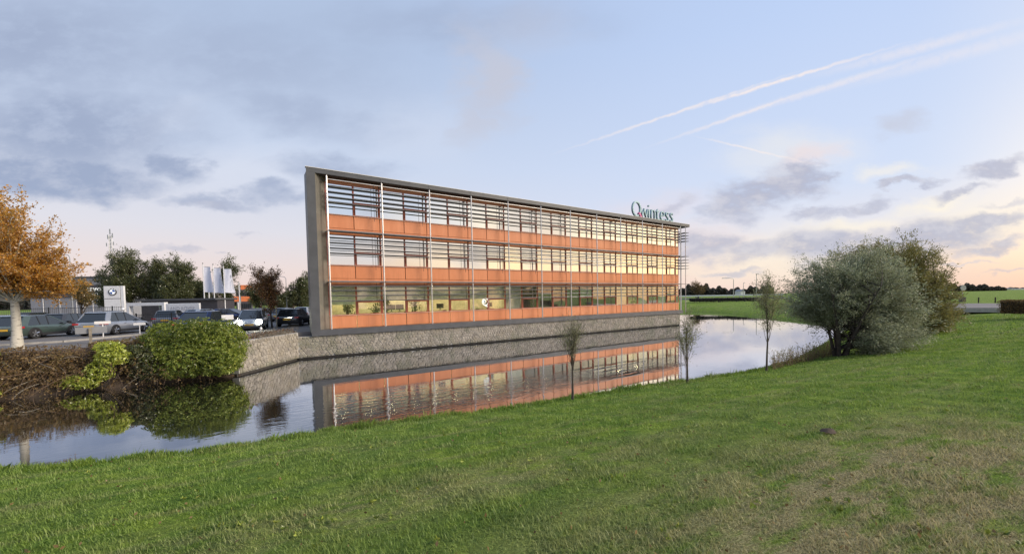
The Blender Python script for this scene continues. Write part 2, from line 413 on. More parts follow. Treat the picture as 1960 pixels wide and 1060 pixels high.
def leafmat(name, cols, trans=.35, gloss=.06):
    """cols: list of colours picked by leaf"""
    b = NB(name); r = b.rnd(); n = b.N('ShaderNodeValToRGB'); e = n.color_ramp.elements
    while len(e) < len(cols): e.new(.5)
    for i, c in enumerate(cols): e[i].position = i/(len(cols)-1); e[i].color = c + (1,)
    b.L(r, n.inputs[0]); c = n.outputs[0]
    big = b.noise(b.pos(), .9, 3)
    c = b.mix(b.mr(big, .38, .62, 0, .45), c, tuple(q*.62 for q in cols[0]))
    d = b.N('ShaderNodeBsdfDiffuse'); b.L(c, d.inputs[0]); t = b.N('ShaderNodeBsdfTranslucent'); b.L(c, t.inputs[0])
    g = b.N('ShaderNodeBsdfGlossy'); g.inputs['Roughness'].default_value = .35; g.inputs[0].default_value = (.9, .9, .9, 1)
    m = b.N('ShaderNodeMixShader'); m.inputs[0].default_value = trans; b.L(d.outputs[0], m.inputs[1]); b.L(t.outputs[0], m.inputs[2])
    m2 = b.N('ShaderNodeMixShader'); m2.inputs[0].default_value = gloss; b.L(m.outputs[0], m2.inputs[1]); b.L(g.outputs[0], m2.inputs[2])
    b.done(m2.outputs[0])
leafmat('leaf_autumn', [(.40, .19, .035), (.70, .36, .06), (.80, .46, .09), (.60, .28, .05), (.55, .40, .09)], .5)
leafmat('leaf_rust', [(.20, .08, .03), (.32, .13, .05), (.28, .16, .05), (.14, .12, .04)], .4)
leafmat('leaf_brownolive', [(.20, .14, .04), (.36, .24, .06), (.18, .18, .05), (.40, .20, .06)], .4)
leafmat('leaf_green', [(.065, .085, .03), (.12, .145, .05), (.17, .165, .06), (.09, .11, .035)], .35)
leafmat('leaf_rhodo', [(.08, .12, .02), (.22, .30, .05), (.46, .52, .09), (.14, .21, .03), (.60, .60, .13)], .4, .035)
leafmat('leaf_lime', [(.34, .42, .05), (.58, .62, .10), (.46, .52, .08)], .4)
leafmat('leaf_willow', [(.20, .225, .13), (.36, .40, .24), (.50, .53, .36), (.29, .315, .185), (.62, .65, .48)], .45, .04)
leafmat('leaf_olive', [(.16, .15, .05), (.30, .28, .09), (.36, .30, .10), (.22, .24, .08)], .35)
leafmat('leaf_sapling', [(.16, .18, .07), (.29, .31, .14), (.38, .37, .20)], .4)
leafmat('leaf_brown', [(.12, .08, .04), (.24, .155, .07), (.32, .22, .10), (.18, .14, .06)], .3, .015)
leafmat('leaf_hazed', [(.07, .07, .065), (.11, .10, .09), (.09, .09, .08)], .2, 0)  # distance haze put into the leaf colour, greyer and lighter
simple('bark', (.09, .07, .055), .9, 0, .3, 6, .5)
simple('bark_dark', (.045, .036, .03), .9, 0, .3, 6, .5)
simple('twig_brown', (.16, .105, .065), .9, 0, .35, 4)
simple('twig_pale', (.26, .23, .18), .9, 0, .3, 4)
def m_birch():
    b = NB('bark_pale'); v = b.obj()
    n = b.noise(b.scale(v, (2, 2, 9)), 2.0, 5, .6)
    c = b.mix(b.mr(n, .55, .70), (.52, .49, .42), (.10, .085, .07))
    c = b.mix(b.mr(b.noise(v, 2.2, 4), .5, .7, 0, .5), c, (.40, .40, .30))
    b.done(b.pbr(c, .8, 0, b.bump(n, .5, .02)))
m_birch()
# ---------------------------------------------------------------- mesh helpers
def tag(o, label=None, cat=None, group=None, kind=None):
    if label: o['label'] = label
    if cat: o['category'] = cat
    if group: o['group'] = group
    if kind: o['kind'] = kind
    return o
def link(name, me, parent=None, loc=None, rotz=0.):
    o = bpy.data.objects.new(name, me); C.objects.link(o)
    if parent is not None: o.parent = parent
    if loc is not None: o.location = loc
    if rotz: o.rotation_euler = (0, 0, rotz)
    return o
def thing(name, label, cat, loc=(0, 0, 0), rotz=0., group=None):
    o = link(name, None, None, loc, rotz); o.empty_display_size = .3
    return tag(o, label, cat, group)
class MB:
    def __init__(s): s.v = []; s.f = []
    def add(s, vs, fs):
        k = len(s.v); s.v += [tuple(q) for q in vs]; s.f += [tuple(i + k for i in q) for q in fs]; return s
    def box(s, x0, x1, y0, y1, z0, z1):
        return s.add([(x0, y0, z0), (x1, y0, z0), (x1, y1, z0), (x0, y1, z0), (x0, y0, z1), (x1, y0, z1), (x1, y1, z1), (x0, y1, z1)],
                     [(0, 3, 2, 1), (4, 5, 6, 7), (0, 1, 5, 4), (1, 2, 6, 5), (2, 3, 7, 6), (3, 0, 4, 7)])
    def bbox(s, x0, x1, y0, y1, z0, z1, b=.01):
        """box with chamfered long vertical-face edges (front face inset)"""
        return s.add([(x0, y0+b, z0), (x1, y0+b, z0), (x1, y1, z0), (x0, y1, z0), (x0, y0+b, z1), (x1, y0+b, z1), (x1, y1, z1), (x0, y1, z1),
                      (x0+b, y0, z0+b), (x1-b, y0, z0+b), (x1-b, y0, z1-b), (x0+b, y0, z1-b)],
                     [(0, 3, 2, 1), (4, 5, 6, 7), (1, 2, 6, 5), (2, 3, 7, 6), (3, 0, 4, 7), (8, 9, 10, 11), (0, 1, 9, 8), (1, 5, 10, 9), (5, 4, 11, 10), (4, 0, 8, 11)])
    def prism(s, poly, y0, y1):
        """poly in x,z extruded along y"""
        n = len(poly)
        vs = [(x, y0, z) for x, z in poly] + [(x, y1, z) for x, z in poly]
        return s.add(vs, [tuple(range(n)), tuple(range(2*n-1, n-1, -1))] + [(i, i+n, (i+1) % n+n, (i+1) % n) for i in range(n)])
    def tube(s, pts, rad, n=6, cap=True):
        pts = [Vector(p) for p in pts]; m = len(pts)
        if isinstance(rad, (int, float)): rad = [rad]*m
        rings = []
        for i, p in enumerate(pts):
            t = (pts[min(i+1, m-1)] - pts[max(i-1, 0)]).normalized()
            a = t.cross(Vector((0, 0, 1)) if abs(t.z) < .9 else Vector((1, 0, 0))).normalized(); c = t.cross(a)
            rings += [p + (a*math.cos(2*PI*k/n) + c*math.sin(2*PI*k/n))*rad[i] for k in range(n)]
        fs = [(i*n+k, i*n+(k+1) % n, (i+1)*n+(k+1) % n, (i+1)*n+k) for i in range(m-1) for k in range(n)]
        if cap: fs += [tuple(range(n-1, -1, -1)), tuple((m-1)*n+k for k in range(n))]
        return s.add(rings, fs)
    def loft(s, secs, cap=True):
        n = len(secs[0]); m = len(secs)
        fs = [(i*n+k, i*n+(k+1) % n, (i+1)*n+(k+1) % n, (i+1)*n+k) for i in range(m-1) for k in range(n)]
        if cap: fs += [tuple(range(n-1, -1, -1)), tuple((m-1)*n+k for k in range(n))]
        return s.add([p for q in secs for p in q], fs)
    def mesh(s, name, mat, smooth=False):
        me = bpy.data.meshes.new(name); me.from_pydata(s.v, [], s.f)
        if mat: me.materials.append(M[mat])
        me.update()
        if smooth:
            me.polygons.foreach_set('use_smooth', [True]*len(me.polygons))
            try: me.set_sharp_from_angle(angle=R(40))
            except Exception: pass
        return me
    def build(s, name, mat, parent=None, smooth=False, loc=None): return link(name, s.mesh(name, mat, smooth), parent, loc)

def np_mesh(name, V, F, mat, k):
    """V (n,3), F (m,k) arrays"""
    me = bpy.data.meshes.new(name); V = np.asarray(V, np.float32); F = np.asarray(F, np.int32)
    me.vertices.add(len(V)); me.vertices.foreach_set('co', V.ravel())
    me.loops.add(F.size); me.loops.foreach_set('vertex_index', F.ravel())
    me.polygons.add(len(F)); me.polygons.foreach_set('loop_start', np.arange(0, F.size, k, dtype=np.int32))
    try: me.polygons.foreach_set('loop_total', np.full(len(F), k, np.int32))
    except Exception: pass
    if mat: me.materials.append(M[mat])
    me.update(calc_edges=True); me.validate(); return me
def unit(a): return a/np.maximum(np.linalg.norm(a, axis=1, keepdims=True), 1e-9)
def leaves(name, P, size, aspect, mat, rng, axis=None, droop=0.):
    """one bent rhombus per leaf: a quad"""
    n = len(P); ax = unit(rng.normal(size=(n, 3))) if axis is None else unit(axis + rng.normal(size=(n, 3))*.45)
    ax[:, 2] -= droop; ax = unit(ax)
    sd = unit(np.cross(ax, rng.normal(size=(n, 3)))); L = (size*rng.uniform(.6, 1.35, n))[:, None]
    w = L*aspect; up = np.cross(ax, sd)
    V = np.stack([P - ax*L*.5, P + sd*w*.5 + up*w*.15, P + ax*L*.5, P - sd*w*.5 + up*w*.15], 1).reshape(-1, 3)
    return np_mesh(name, V, np.arange(4*n).reshape(n, 4), mat, 4)
def np_tubes(lines, rads, n=4):
    """lines: list of (m,3) arrays; returns V,F(quads)"""
    VV, FF, k = [], [], 0
    cs = np.array([[math.cos(2*PI*i/n), math.sin(2*PI*i/n)] for i in range(n)])
    for ln, rd in zip(lines, rads):
        m = len(ln); t = np.gradient(ln, axis=0); t = unit(t)
        ref = np.where(np.abs(t[:, 2:3]) < .9, np.array([[0, 0, 1.]]), np.array([[1., 0, 0]]))
        a = unit(np.cross(t, ref)); b = np.cross(t, a)
        ring = ln[:, None, :] + (a[:, None, :]*cs[None, :, 0:1] + b[:, None, :]*cs[None, :, 1:2])*np.asarray(rd).reshape(-1, 1, 1)
        VV.append(ring.reshape(-1, 3)); i = np.arange(m-1)[:, None]*n + k; j = np.arange(n)[None, :]
        q = np.stack([i+j, i+(j+1) % n, i+n+(j+1) % n, i+n+j], -1).reshape(-1, 4); FF.append(q); k += m*n
    return np.concatenate(VV), np.concatenate(FF)
def bez(a, b, c, m=6):
    t = np.linspace(0, 1, m)[:, None]; return (1-t)**2*a + 2*t*(1-t)*b + t*t*c

def make_tree(name, label, cat, base, H, crown, leafmat_, barkmat, leaf=.09, aspect=.5, n_leaf=9000, r0=.12, clumps=40,
              clump_r=.55, seed=1, group=None, stems=1, trunk_frac=.75, droop=.0, twigs=7, lean=(0, 0), branch_low=.3, radial=0., hollow=.0):
    """crown: list of ellipsoids (dx,dy,z,rx,ry,rz) relative to the base"""
    rng = np.random.default_rng(seed); base = np.array(base, float)
    t = thing(name, label, cat, tuple(base), 0, group)
    lines, rads = [], []; trunks = []
    for s in range(stems):
        sp = np.zeros(3); ang = rng.uniform(0, 6.28)
        tip = np.array([lean[0], lean[1], H*trunk_frac])
        if stems > 1: sp[:2] = np.array([math.cos(ang), math.sin(ang)])*r0*2.5; tip[:2] += np.array([math.cos(ang), math.sin(ang)])*H*rng.uniform(.12, .38)
        mid = (sp+tip)/2 + np.append(rng.normal(size=2)*H*.02, 0)
        ln = bez(sp, mid, tip, 9); ln[:, :2] += np.cumsum(rng.normal(size=(9, 2)), 0)*H*.004*np.linspace(0, 1, 9)[:, None]
        rd = np.linspace(1, .22, 9)*r0; rd[0] *= 1.25
        lines.append(ln); rads.append(rd); trunks.append(ln)
    V, F = np_tubes(lines, rads, 8)
    link('trunk', np_mesh('trunk', V, F, barkmat, 4), t)
    vol = np.array([c[3]*c[4]*c[5] for c in crown]); vol = vol**.66/np.sum(vol**.66)
    bl, br, LP, LA = [], [], [], []
    per = max(3, int(n_leaf/(clumps*(twigs+1))))
    for c in range(clumps):
        e = crown[rng.choice(len(crown), p=vol)]
        d = unit(rng.normal(size=(1, 3)))[0]; rr = rng.uniform(hollow, 1)**.45
        cc = np.array([e[0], e[1], e[2]]) + d*np.array(e[3:6])*rr*.88
        tr = trunks[rng.integers(len(trunks))]
        zt = np.clip(cc[2]*rng.uniform(.35, .8), H*branch_low, H*trunk_frac*.98)
        i = np.argmin(np.abs(tr[:, 2]-zt)); st = tr[i]
        m = (st+cc)/2 + np.array([0, 0, 1])*np.linalg.norm(cc-st)*rng.uniform(-.02, .18) + rng.normal(size=3)*.06*np.linalg.norm(cc-st)
        b_ = bez(st, m, cc, 7); bl.append(b_); br.append(np.linspace(.38, .07, 7)*r0*(.5+.5*rng.random()))
        cr = clump_r*rng.uniform(.6, 1.35); out = unit((cc - np.array([lean[0], lean[1], cc[2]*.7]))[None, :])[0]
        for k in range(twigs):
            s = b_[rng.integers(3, 7)]; dd = unit((rng.normal(size=3)*.75 + out*(.75+radial) + np.array([0, 0, .25-droop]))[None, :])[0]
            ln = np.linalg.norm(dd)*cr*rng.uniform(.6, 1.5)
            en = s + dd*ln; mm = (s+en)/2 + rng.normal(size=3)*.12*ln + np.array([0, 0, .1*ln])
            q = bez(s, mm, en, 4); bl.append(q); br.append(np.linspace(.05, .02, 4)*r0 + .0015)
            tt = rng.uniform(.1, 1.05, per); pp = s[None]*(1-tt[:, None])**2 + 2*(tt*(1-tt))[:, None]*mm[None] + (tt**2)[:, None]*en[None]
            LP.append(pp + rng.normal(size=(per, 3))*leaf*.75); LA.append(np.repeat(dd[None], per, 0))
        LP.append(cc[None] + rng.normal(size=(per, 3))*cr*.42); LA.append(np.repeat(out[None], per, 0))
    V, F = np_tubes(bl, br, 3)
    tag(link('branches', np_mesh('branches', V, F, barkmat, 4), t), kind='stuff')
    LP = np.concatenate(LP); LA = np.concatenate(LA)
    k_ = LP[:, 2] > .12; LP = LP[k_]; LA = LA[k_]
    tag(link('crown', leaves('crown', LP, leaf, aspect, leafmat_, rng, LA, max(droop, 0)), t), kind='stuff')
    return t

def copy_tree(o, parent=None):
    c = o.copy(); C.objects.link(c)
    if parent is not None: c.parent = parent
    for ch in o.children: copy_tree(ch, c)
    return c

# ---------------------------------------------------------------- land, water, lawn
SHORE = [(-220, -110), (-60, -22), (-30, 1.6), (-16.5, 6.9), (-12.03, 8.75), (-9.99, 9.14), (-7.36, 9.95), (-5.95, 10.85), (-4.54, 11.5), (-1.92, 12.4), (.3, 13.35), (2.26, 14.35),
         (4.48, 15.56), (7.24, 16.68), (11.3, 18.64), (15.15, 21.27), (19.93, 25.84), (28.67, 34.52), (34.96, 40.9), (37.6, 47), (37.8, 54.92), (38.9, 63.86), (42.5, 84.), (41., 93.5), (30, 97), (-220, 97)]
SH = np.array(SHORE, float)
def inside_and_dist(P):
    x, y = P[:, 0], P[:, 1]; ins = np.zeros(len(P), bool); d = np.full(len(P), 1e9)
    for i in range(len(SH)):
        a, b = SH[i], SH[(i+1) % len(SH)]
        ab = b-a; t = np.clip(((P-a)@ab)/(ab@ab), 0, 1); d = np.minimum(d, np.hypot(*(P-(a+t[:, None]*ab)).T))
        c = ((a[1] > y) != (b[1] > y)); xi = a[0] + (y-a[1])*(b[0]-a[0])/(b[1]-a[1]+1e-12); ins ^= c & (x < xi)
    return ins, d
def hump(P, s, sc=1.):
    x, y = P[:, 0]*sc, P[:, 1]*sc
    return (np.sin(x*1.3+s)*np.cos(y*1.7+s*2) + .5*np.sin(x*3.1+y*2.3+s) + .25*np.sin(x*6.7-y*5.1+s*3))/1.75
def height(P):
    ins, d = inside_and_dist(P)
    d2 = d + .12*hump(P, 1.7, 1.3)
    d2 = np.maximum(d2, 0)
    h = .06*np.clip(d2/.25, 0, 1) + .08*(1-np.exp(-d2/.8)) + 1.72*(1-np.exp(-(d2/7.2)**1.25)) + .025*hump(P, .3, .8)*np.clip(d2, 0, 1)
    return np.where(ins, -np.clip(d*1.5, 0, 1.0)-.02, h)
def gz(x, y): return float(height(np.array([[x, y]], float))[0])

def grid(xs, ys, name, mat):
    X, Y = np.meshgrid(xs, ys); P = np.stack([X.ravel(), Y.ravel()], 1); Z = height(P)
    V = np.column_stack([P, Z]); nx = len(xs); ny = len(ys)
    i = (np.arange(ny-1)[:, None]*nx + np.arange(nx-1)[None, :]).ravel()
    F = np.stack([i, i+1, i+nx+1, i+nx], 1)
    return np_mesh(name, V, F, mat, 4)
def axis_(lo, hi, core0, core1, fine, g=1.12):
    a = list(np.arange(core0, core1+1e-6, fine)); s = fine; x = core1
    while x < hi: s *= g; x += s; a.append(min(x, hi))
    s = fine; x = core0; pre = []
    while x > lo: s *= g; x -= s; pre.append(max(x, lo))
    return np.array(pre[::-1] + a)
me = grid(axis_(-3000, 3000, -16, 24, .16), axis_(-3000, 4000, -1, 28, .16), 'lawn', 'lawn_ground')
me.polygons.foreach_set('use_smooth', np.ones(len(me.polygons), bool))
tag(link('ground', me), kind='structure')
wv = MB(); wv.add([(-220, -110, 0), (60, -110, 0), (60, 100, 0), (-220, 100, 0)], [(0, 1, 2, 3)])
tag(wv.build('water', 'canal_water'), kind='structure')

# paved land on the far side of the canal
PZ = 1.75
LOT = [(-220, -70), (-60, -4), (-30, 11.6), (-22.3, 16.9), (-18.2, 20.0), (-14.6, 21.6), (-14.2, 25.9), (-13.4, 26.5), (20.6, 49.4), (14, 60), (14, 140), (-220, 140)]
mb = MB(); n = len(LOT)
mb.add([(x, y, PZ) for x, y in LOT] + [(x, y, -1) for x, y in LOT], [tuple(range(n))] + [(i, i+n, (i+1) % n+n, (i+1) % n) for i in range(n)])
tag(mb.build('car_park', 'asphalt'), kind='structure')
# earth bank under the hedge, down to the water
bank = MB(); top = [(-60, -4), (-30, 11.6), (-22.3, 16.9), (-18.2, 20.0), (-14.6, 21.6)]; bot = [(-58.6, -6.2), (-28.8, 9.8), (-20.6, 15.8), (-16.7, 18.4), (-14.0, 20.2)]
for k in range(4):
    a, b, c, d = top[k], top[k+1], bot[k+1], bot[k]
    m1 = [(p[0]*.55+q[0]*.45, p[1]*.55+q[1]*.45) for p, q in ((a, d), (b, c))]
    bank.add([(a[0], a[1], PZ+.03), (b[0], b[1], PZ+.03), (m1[1][0], m1[1][1], 1.35), (m1[0][0], m1[0][1], 1.35)], [(0, 3, 2, 1)])
    bank.add([(m1[0][0], m1[0][1], 1.35), (m1[1][0], m1[1][1], 1.35), (c[0], c[1], -.3), (d[0], d[1], -.3)], [(0, 3, 2, 1)])
tag(bank.build('earth_bank', 'soil'), kind='structure')
# verge and kerb lines
def strip(name, mat, pts, w, z0, z1, kind='structure'):
    m = MB()
    for (x0, y0), (x1, y1) in zip(pts[:-1], pts[1:]):
        d = Vector((x1-x0, y1-y0, 0)).normalized(); nn = Vector((-d.y, d.x, 0))*w/2
        a, b = Vector((x0, y0, 0)), Vector((x1, y1, 0))
        q = [a-nn, b-nn, b+nn, a+nn]
        m.add([(p.x, p.y, z0) for p in q] + [(p.x, p.y, z1) for p in q], [(4, 5, 6, 7), (0, 1, 5, 4), (1, 2, 6, 5), (2, 3, 7, 6), (3, 0, 4, 7)])
    return tag(m.build(name, mat), kind=kind)
k0 = [tuple(gnd(px, py, PZ)[:2]) for px, py in ((-60, 668), (0, 662), (120, 655), (270, 641), (430, 636))]
strip('kerb', 'kerb', k0, .14, PZ, PZ+.10)

# grass blades of the lawn
def lawn_blades():
    rng = np.random.default_rng(5); Vs, Fs, k = [], [], 0
    zones = [(2.3, 4.2, 4800, .0080, .080), (4.2, 7, 2600, .011, .080), (7, 12, 1100, .015, .085), (12, 20, 360, .024, .10), (20, 34, 100, .045, .13)]
    for y0, y1, dens, w, h in zones:
        xw = 1.36
        area = (y1-y0)*2*xw*y1; n = int(area*dens)
        P = np.column_stack([rng.uniform(-xw*y1, xw*y1, n), rng.uniform(y0, y1, n)])
        P = P[np.abs(P[:, 0]) < xw*P[:, 1]+.4]
        ins, d = inside_and_dist(P); keep = (~ins)
        # thin towards bare patches
        keep &= rng.random(len(P)) < .72 + .28*hump(P, 4., 1.1)
        P = P[keep]; d = d[keep]; z = height(P); n = len(P)
        edge = np.exp(-d/.55)
        clump = np.clip(.75 + .55*hump(P, 2.2, 1.9), .25, 1.5)
        L = h*rng.uniform(.45, 1.25, n)*clump*(1 + edge*1.9*rng.uniform(.2, 1.3, n)); ww = w*rng.uniform(.6, 1.3, n)*.5
        az = rng.uniform(0, 2*PI, n); tilt = rng.uniform(.45, 1.5, n)*(1-.5*edge)
        dx, dy = np.cos(az), np.sin(az)
        base = np.column_stack([P, z-.008]); side = np.column_stack([-dy, dx, np.zeros(n)])*ww[:, None]
        mid = base + np.column_stack([dx*np.sin(tilt*.6)*L*.5, dy*np.sin(tilt*.6)*L*.5, np.cos(tilt*.6)*L*.5])
        tip = mid + np.column_stack([dx*np.sin(tilt)*L*.55, dy*np.sin(tilt)*L*.55, np.cos(tilt)*L*.55])
        V = np.stack([base-side, base+side, mid+side*.7, tip, mid-side*.7], 1).reshape(-1, 3)
        i = np.arange(n)*5 + k; Fs.append(np.stack([i, i+1, i+2, i+4], 1)); Fs.append(np.stack([i+4, i+2, i+3, i+3], 1)); Vs.append(V); k += 5*n
    V = np.concatenate(Vs); quads = np.concatenate(Fs[0::2]); tris = np.concatenate(Fs[1::2])[:, :3]
    me = bpy.data.meshes.new('grass'); me.vertices.add(len(V)); me.vertices.foreach_set('co', V.astype(np.float32).ravel())
    li = np.concatenate([quads.ravel(), tris.ravel()]).astype(np.int32); me.loops.add(len(li)); me.loops.foreach_set('vertex_index', li)
    ls = np.concatenate([np.arange(len(quads))*4, len(quads)*4 + np.arange(len(tris))*3]).astype(np.int32)
    me.polygons.add(len(ls)); me.polygons.foreach_set('loop_start', ls); me.materials.append(M['grass_blade']); me.update(calc_edges=True)
    print('blades', len(quads))
    return me
tag(link('grass', lawn_blades()), 'short mown grass with dry straw-coloured patches on the canal bank', 'grass', kind='stuff')
# ---------------------------------------------------------------- the office building
TH = R(90-55.99); BO = (-12.066, 26.516, 0.0)          # local x runs along the front, local y goes into the building
bld = thing('office_building', 'long orange three-storey office with grey frame and metal sunshade blades above the canal', 'office building', BO, TH)
def bp(name, mb, mat, parent=None, kind=None, label=None, loc=None):
    return tag(mb.build(name, mat, parent or bld, loc=loc), label=label, kind=kind)
BW = 3.6; NBAY = 11; GY = .75; UE = 40.25; DEP = 14.0
SILL = [2.74, 6.20, 9.66]; HEAD = [4.84, 8.30, 11.76]; PB = [1.865, 5.30, 8.76]; HT = [5.285, 8.745, 12.08]
bp('base_beam', MB().box(-1.21, 40.0, 0, GY+.1, 1.47, 1.855), 'frame_grey')
bp('side_frame', MB().box(-1.21, -.69, 0, .9, 1.856, 12.10), 'frame_grey')
bp('end_wall', MB().add([(-1.2, .902, 1.5), (-1.0, .902, 1.5), (1.0, DEP, 1.5), (.8, DEP, 1.5), (-1.2, .902, 12.1), (-1.0, .902, 12.1), (1.0, DEP, 12.1), (.8, DEP, 12.1)], [(0, 3, 2, 1), (4, 5, 6, 7), (0, 1, 5, 4), (1, 2, 6, 5), (2, 3, 7, 6), (3, 0, 4, 7)]), 'frame_grey')
bp('reveal_panel', MB().add([(-.688, .03, 1.86), (0.0, GY, 1.86), (0, GY, 12.09), (-.688, .03, 12.09), (-.688, .9, 1.86), (-.688, .9, 12.09)],
                            [(0, 1, 2, 3), (0, 4, 1), (3, 2, 5)]), 'reveal_metal')
bp('roof', MB().add([(-1.2, .03, 12.102), (41.41, .03, 12.102), (41.41, DEP, 12.102), (.8, DEP, 12.102), (-1.2, .03, 12.39), (41.41, .03, 12.39), (41.41, DEP, 12.39), (.8, DEP, 12.39)], [(0, 3, 2, 1), (4, 5, 6, 7), (0, 1, 5, 4), (1, 2, 6, 5), (2, 3, 7, 6), (3, 0, 4, 7)]), 'soffit_dark')
x = -1.21
edges = [-1.21] + [BW*k - .1 for k in range(1, 12)] + [41.43]
fp = {}
for a, b in zip(edges[:-1], edges[1:]): bp('fascia_panel', MB().bbox(a+.006, b-.006, 0, .028, 12.10, 12.40, .004), 'frame_grey')
bp('fascia_panel', MB().box(41.412, 41.43, .03, DEP, 12.10, 12.40), 'frame_grey')
bp('coping', MB().box(-1.23, 41.45, -.03, .30, 12.402, 12.44), 'coping_pale')

def share(name, me, xs, parent=bld, z=0., y=0.):
    out = []
    for x in xs: out.append(link(name, me, parent, (x, y, z)))
    return out
half = BW/2
hx = [half*k for k in range(2*NBAY)]
for f in range(3):
    m_sp = MB().bbox(.022, half-.022, GY, GY+.05, PB[f], SILL[f], .008).mesh('spandrel_panel', 'spandrel_orange')
    share('spandrel_panel', m_sp, hx)
    bp('spandrel_panel', MB().bbox(NBAY*BW+.012, UE, GY, GY+.05, PB[f], SILL[f], .008), 'spandrel_orange')
    m_hd = MB().bbox(.012, BW-.012, GY+.02, GY+.06, HEAD[f], HT[f], .008).mesh('header_panel', 'spandrel_orange')
    share('header_panel', m_hd, [BW*k for k in range(NBAY)])
    bp('header_panel', MB().bbox(NBAY*BW+.012, UE, GY+.02, GY+.06, HEAD[f], HT[f], .008), 'spandrel_orange')
    m_mu = MB().bbox(-.034, .034, GY-.02, GY+.09, SILL[f]+.026, HEAD[f], .006).mesh('mullion', 'mullion_red')
    share('mullion', m_mu, [half*k for k in range(2*NBAY+1)])
    tag(bp('window_sill', MB().box(-.0, UE, GY-.07, GY+.09, SILL[f]+.001, SILL[f]+.024), 'sill_pale'))
    # windows: fixed light left, vent with its own frame below a transom right
    gm = 'window_glass' if f == 0 else 'window_glass_upper'
    tz = SILL[f] + .95
    fr_l = MB()
    x0, x1, z0, z1 = .035, half-.035, SILL[f]+.026, HEAD[f]
    for bx in ((x0, x0+.022, z0, z1), (x1-.022, x1, z0, z1), (x0+.023, x1-.023, z0, z0+.03), (x0+.023, x1-.023, z1-.03, z1)):
        fr_l.box(bx[0], bx[1], GY+.03, GY+.085, bx[2], bx[3])
    fr_l = fr_l.mesh('window', 'mullion_red')
    pane_l = MB().box(x0+.018, x1-.018, GY+.052, GY+.062, z0+.03, z1-.03).mesh('pane', gm)
    fr_r = MB()
    for bx in ((x0, x0+.03, z0, z1), (x1-.03, x1, z0, z1), (x0+.031, x1-.031, z1-.03, z1), (x0+.031, x1-.031, tz-.03, tz+.03)):
        fr_r.box(bx[0], bx[1], GY+.03, GY+.085, bx[2], bx[3])
    fr_r = fr_r.mesh('window', 'mullion_red')
    pane_u = MB().box(x0+.03, x1-.03, GY+.052, GY+.062, tz+.03, z1-.03).mesh('pane', gm)
    vent = MB(); a0, a1, c0, c1 = x0+.032, x1-.032, z0+.002, tz-.032
    for bx in ((a0, a0+.055, c0, c1), (a1-.055, a1, c0, c1), (a0+.056, a1-.056, c0, c0+.055), (a0+.056, a1-.056, c1-.055, c1)):
        vent.bbox(bx[0], bx[1], GY-.006, GY+.07, bx[2], bx[3], .004)
    vent = vent.mesh('opening_frame', 'window_frame_red')
    pane_v = MB().box(a0+.05, a1-.05, GY+.03, GY+.04, c0+.05, c1-.05).mesh('pane', gm)
    for k in range(2*NBAY):
        if k % 2 == 0:
            w = link('window', fr_l, bld, (half*k, 0, 0)); link('pane', pane_l, w)
        else:
            w = link('window', fr_r, bld, (half*k, 0, 0)); link('pane', pane_u, w); link('pane', pane_v, w); link('opening_frame', vent, w)
    w = bp('window', MB().box(NBAY*BW+.055, UE, GY+.03, GY+.08, SILL[f]+.026, SILL[f]+.06).box(UE-.06, UE, GY+.02, GY+.08, SILL[f]+.061, HEAD[f]), 'mullion_red')
    link('pane', MB().box(NBAY*BW+.055, UE-.061, GY+.052, GY+.062, SILL[f]+.061, HEAD[f]).mesh('pane', gm), w)
    # hanger rod and bottom stay in each bay
    m_rod = MB().tube([(0, .40, SILL[f]-.3 if f else SILL[f]+.9), (0, .40, HEAD[f]+.2)], .014, 5).mesh('hanger_rod', 'rod_black')
    share('hanger_rod', m_rod, [BW*k + half + 1.33 for k in range(NBAY)])
# poles with pointed tips
pm = MB().tube([(0, .07, 1.857), (0, .07, 12.0), (0, .07, 12.10)], [.052, .052, .018], 8).mesh('pole', 'pole_steel', True)
share('pole', pm, [BW*k for k in range(NBAY+1)])
# sunshade blades
BZ = [[4.76, 4.45, 4.10, 3.75], [8.00, 7.66, 7.31, 6.97], [11.36, 11.02, 10.68, 10.33]]
bm = MB().add([(.056, 0.0, -.012), (BW-.056, 0.0, -.012), (BW-.056, .38, -.042), (.056, .38, -.042), (.056, 0, .024), (BW-.056, 0, .024), (BW-.056, .38, -.008), (.056, .38, -.008)],
              [(0, 3, 2, 1), (4, 5, 6, 7), (0, 1, 5, 4), (1, 2, 6, 5), (2, 3, 7, 6), (3, 0, 4, 7)]).mesh('sunshade_blade', 'blade_grey')
bm.materials.append(M['blade_lit_front']); bm.polygons[2].material_index = 1  # same metal, front face painted lighter to look lit
for row in BZ:
    for z in row: share('sunshade_blade', bm, [BW*k for k in range(NBAY)], z=z, y=.0)
lm = MB().bbox(.056, BW-.056, -.04, .62, -.04, .045, .008).mesh('sunshade_ledge', 'ledge_grey')
for z in (5.06, 8.46): share('sunshade_ledge', lm, [BW*k for k in range(NBAY)], z=z)
rm = MB().box(.056, BW-.056, .05, .09, -.02, .02).mesh('top_rail', 'pole_steel')
share('top_rail', rm, [BW*k for k in range(NBAY)], z=11.83)
# brackets between the poles and the wall at each ledge
bk = MB().box(-.02, .02, .125, GY, -.05, .03).mesh('bracket', 'ledge_grey')
for z in (5.05, 8.45, 11.86): share('bracket', bk, [BW*k for k in range(NBAY+1)], z=z)
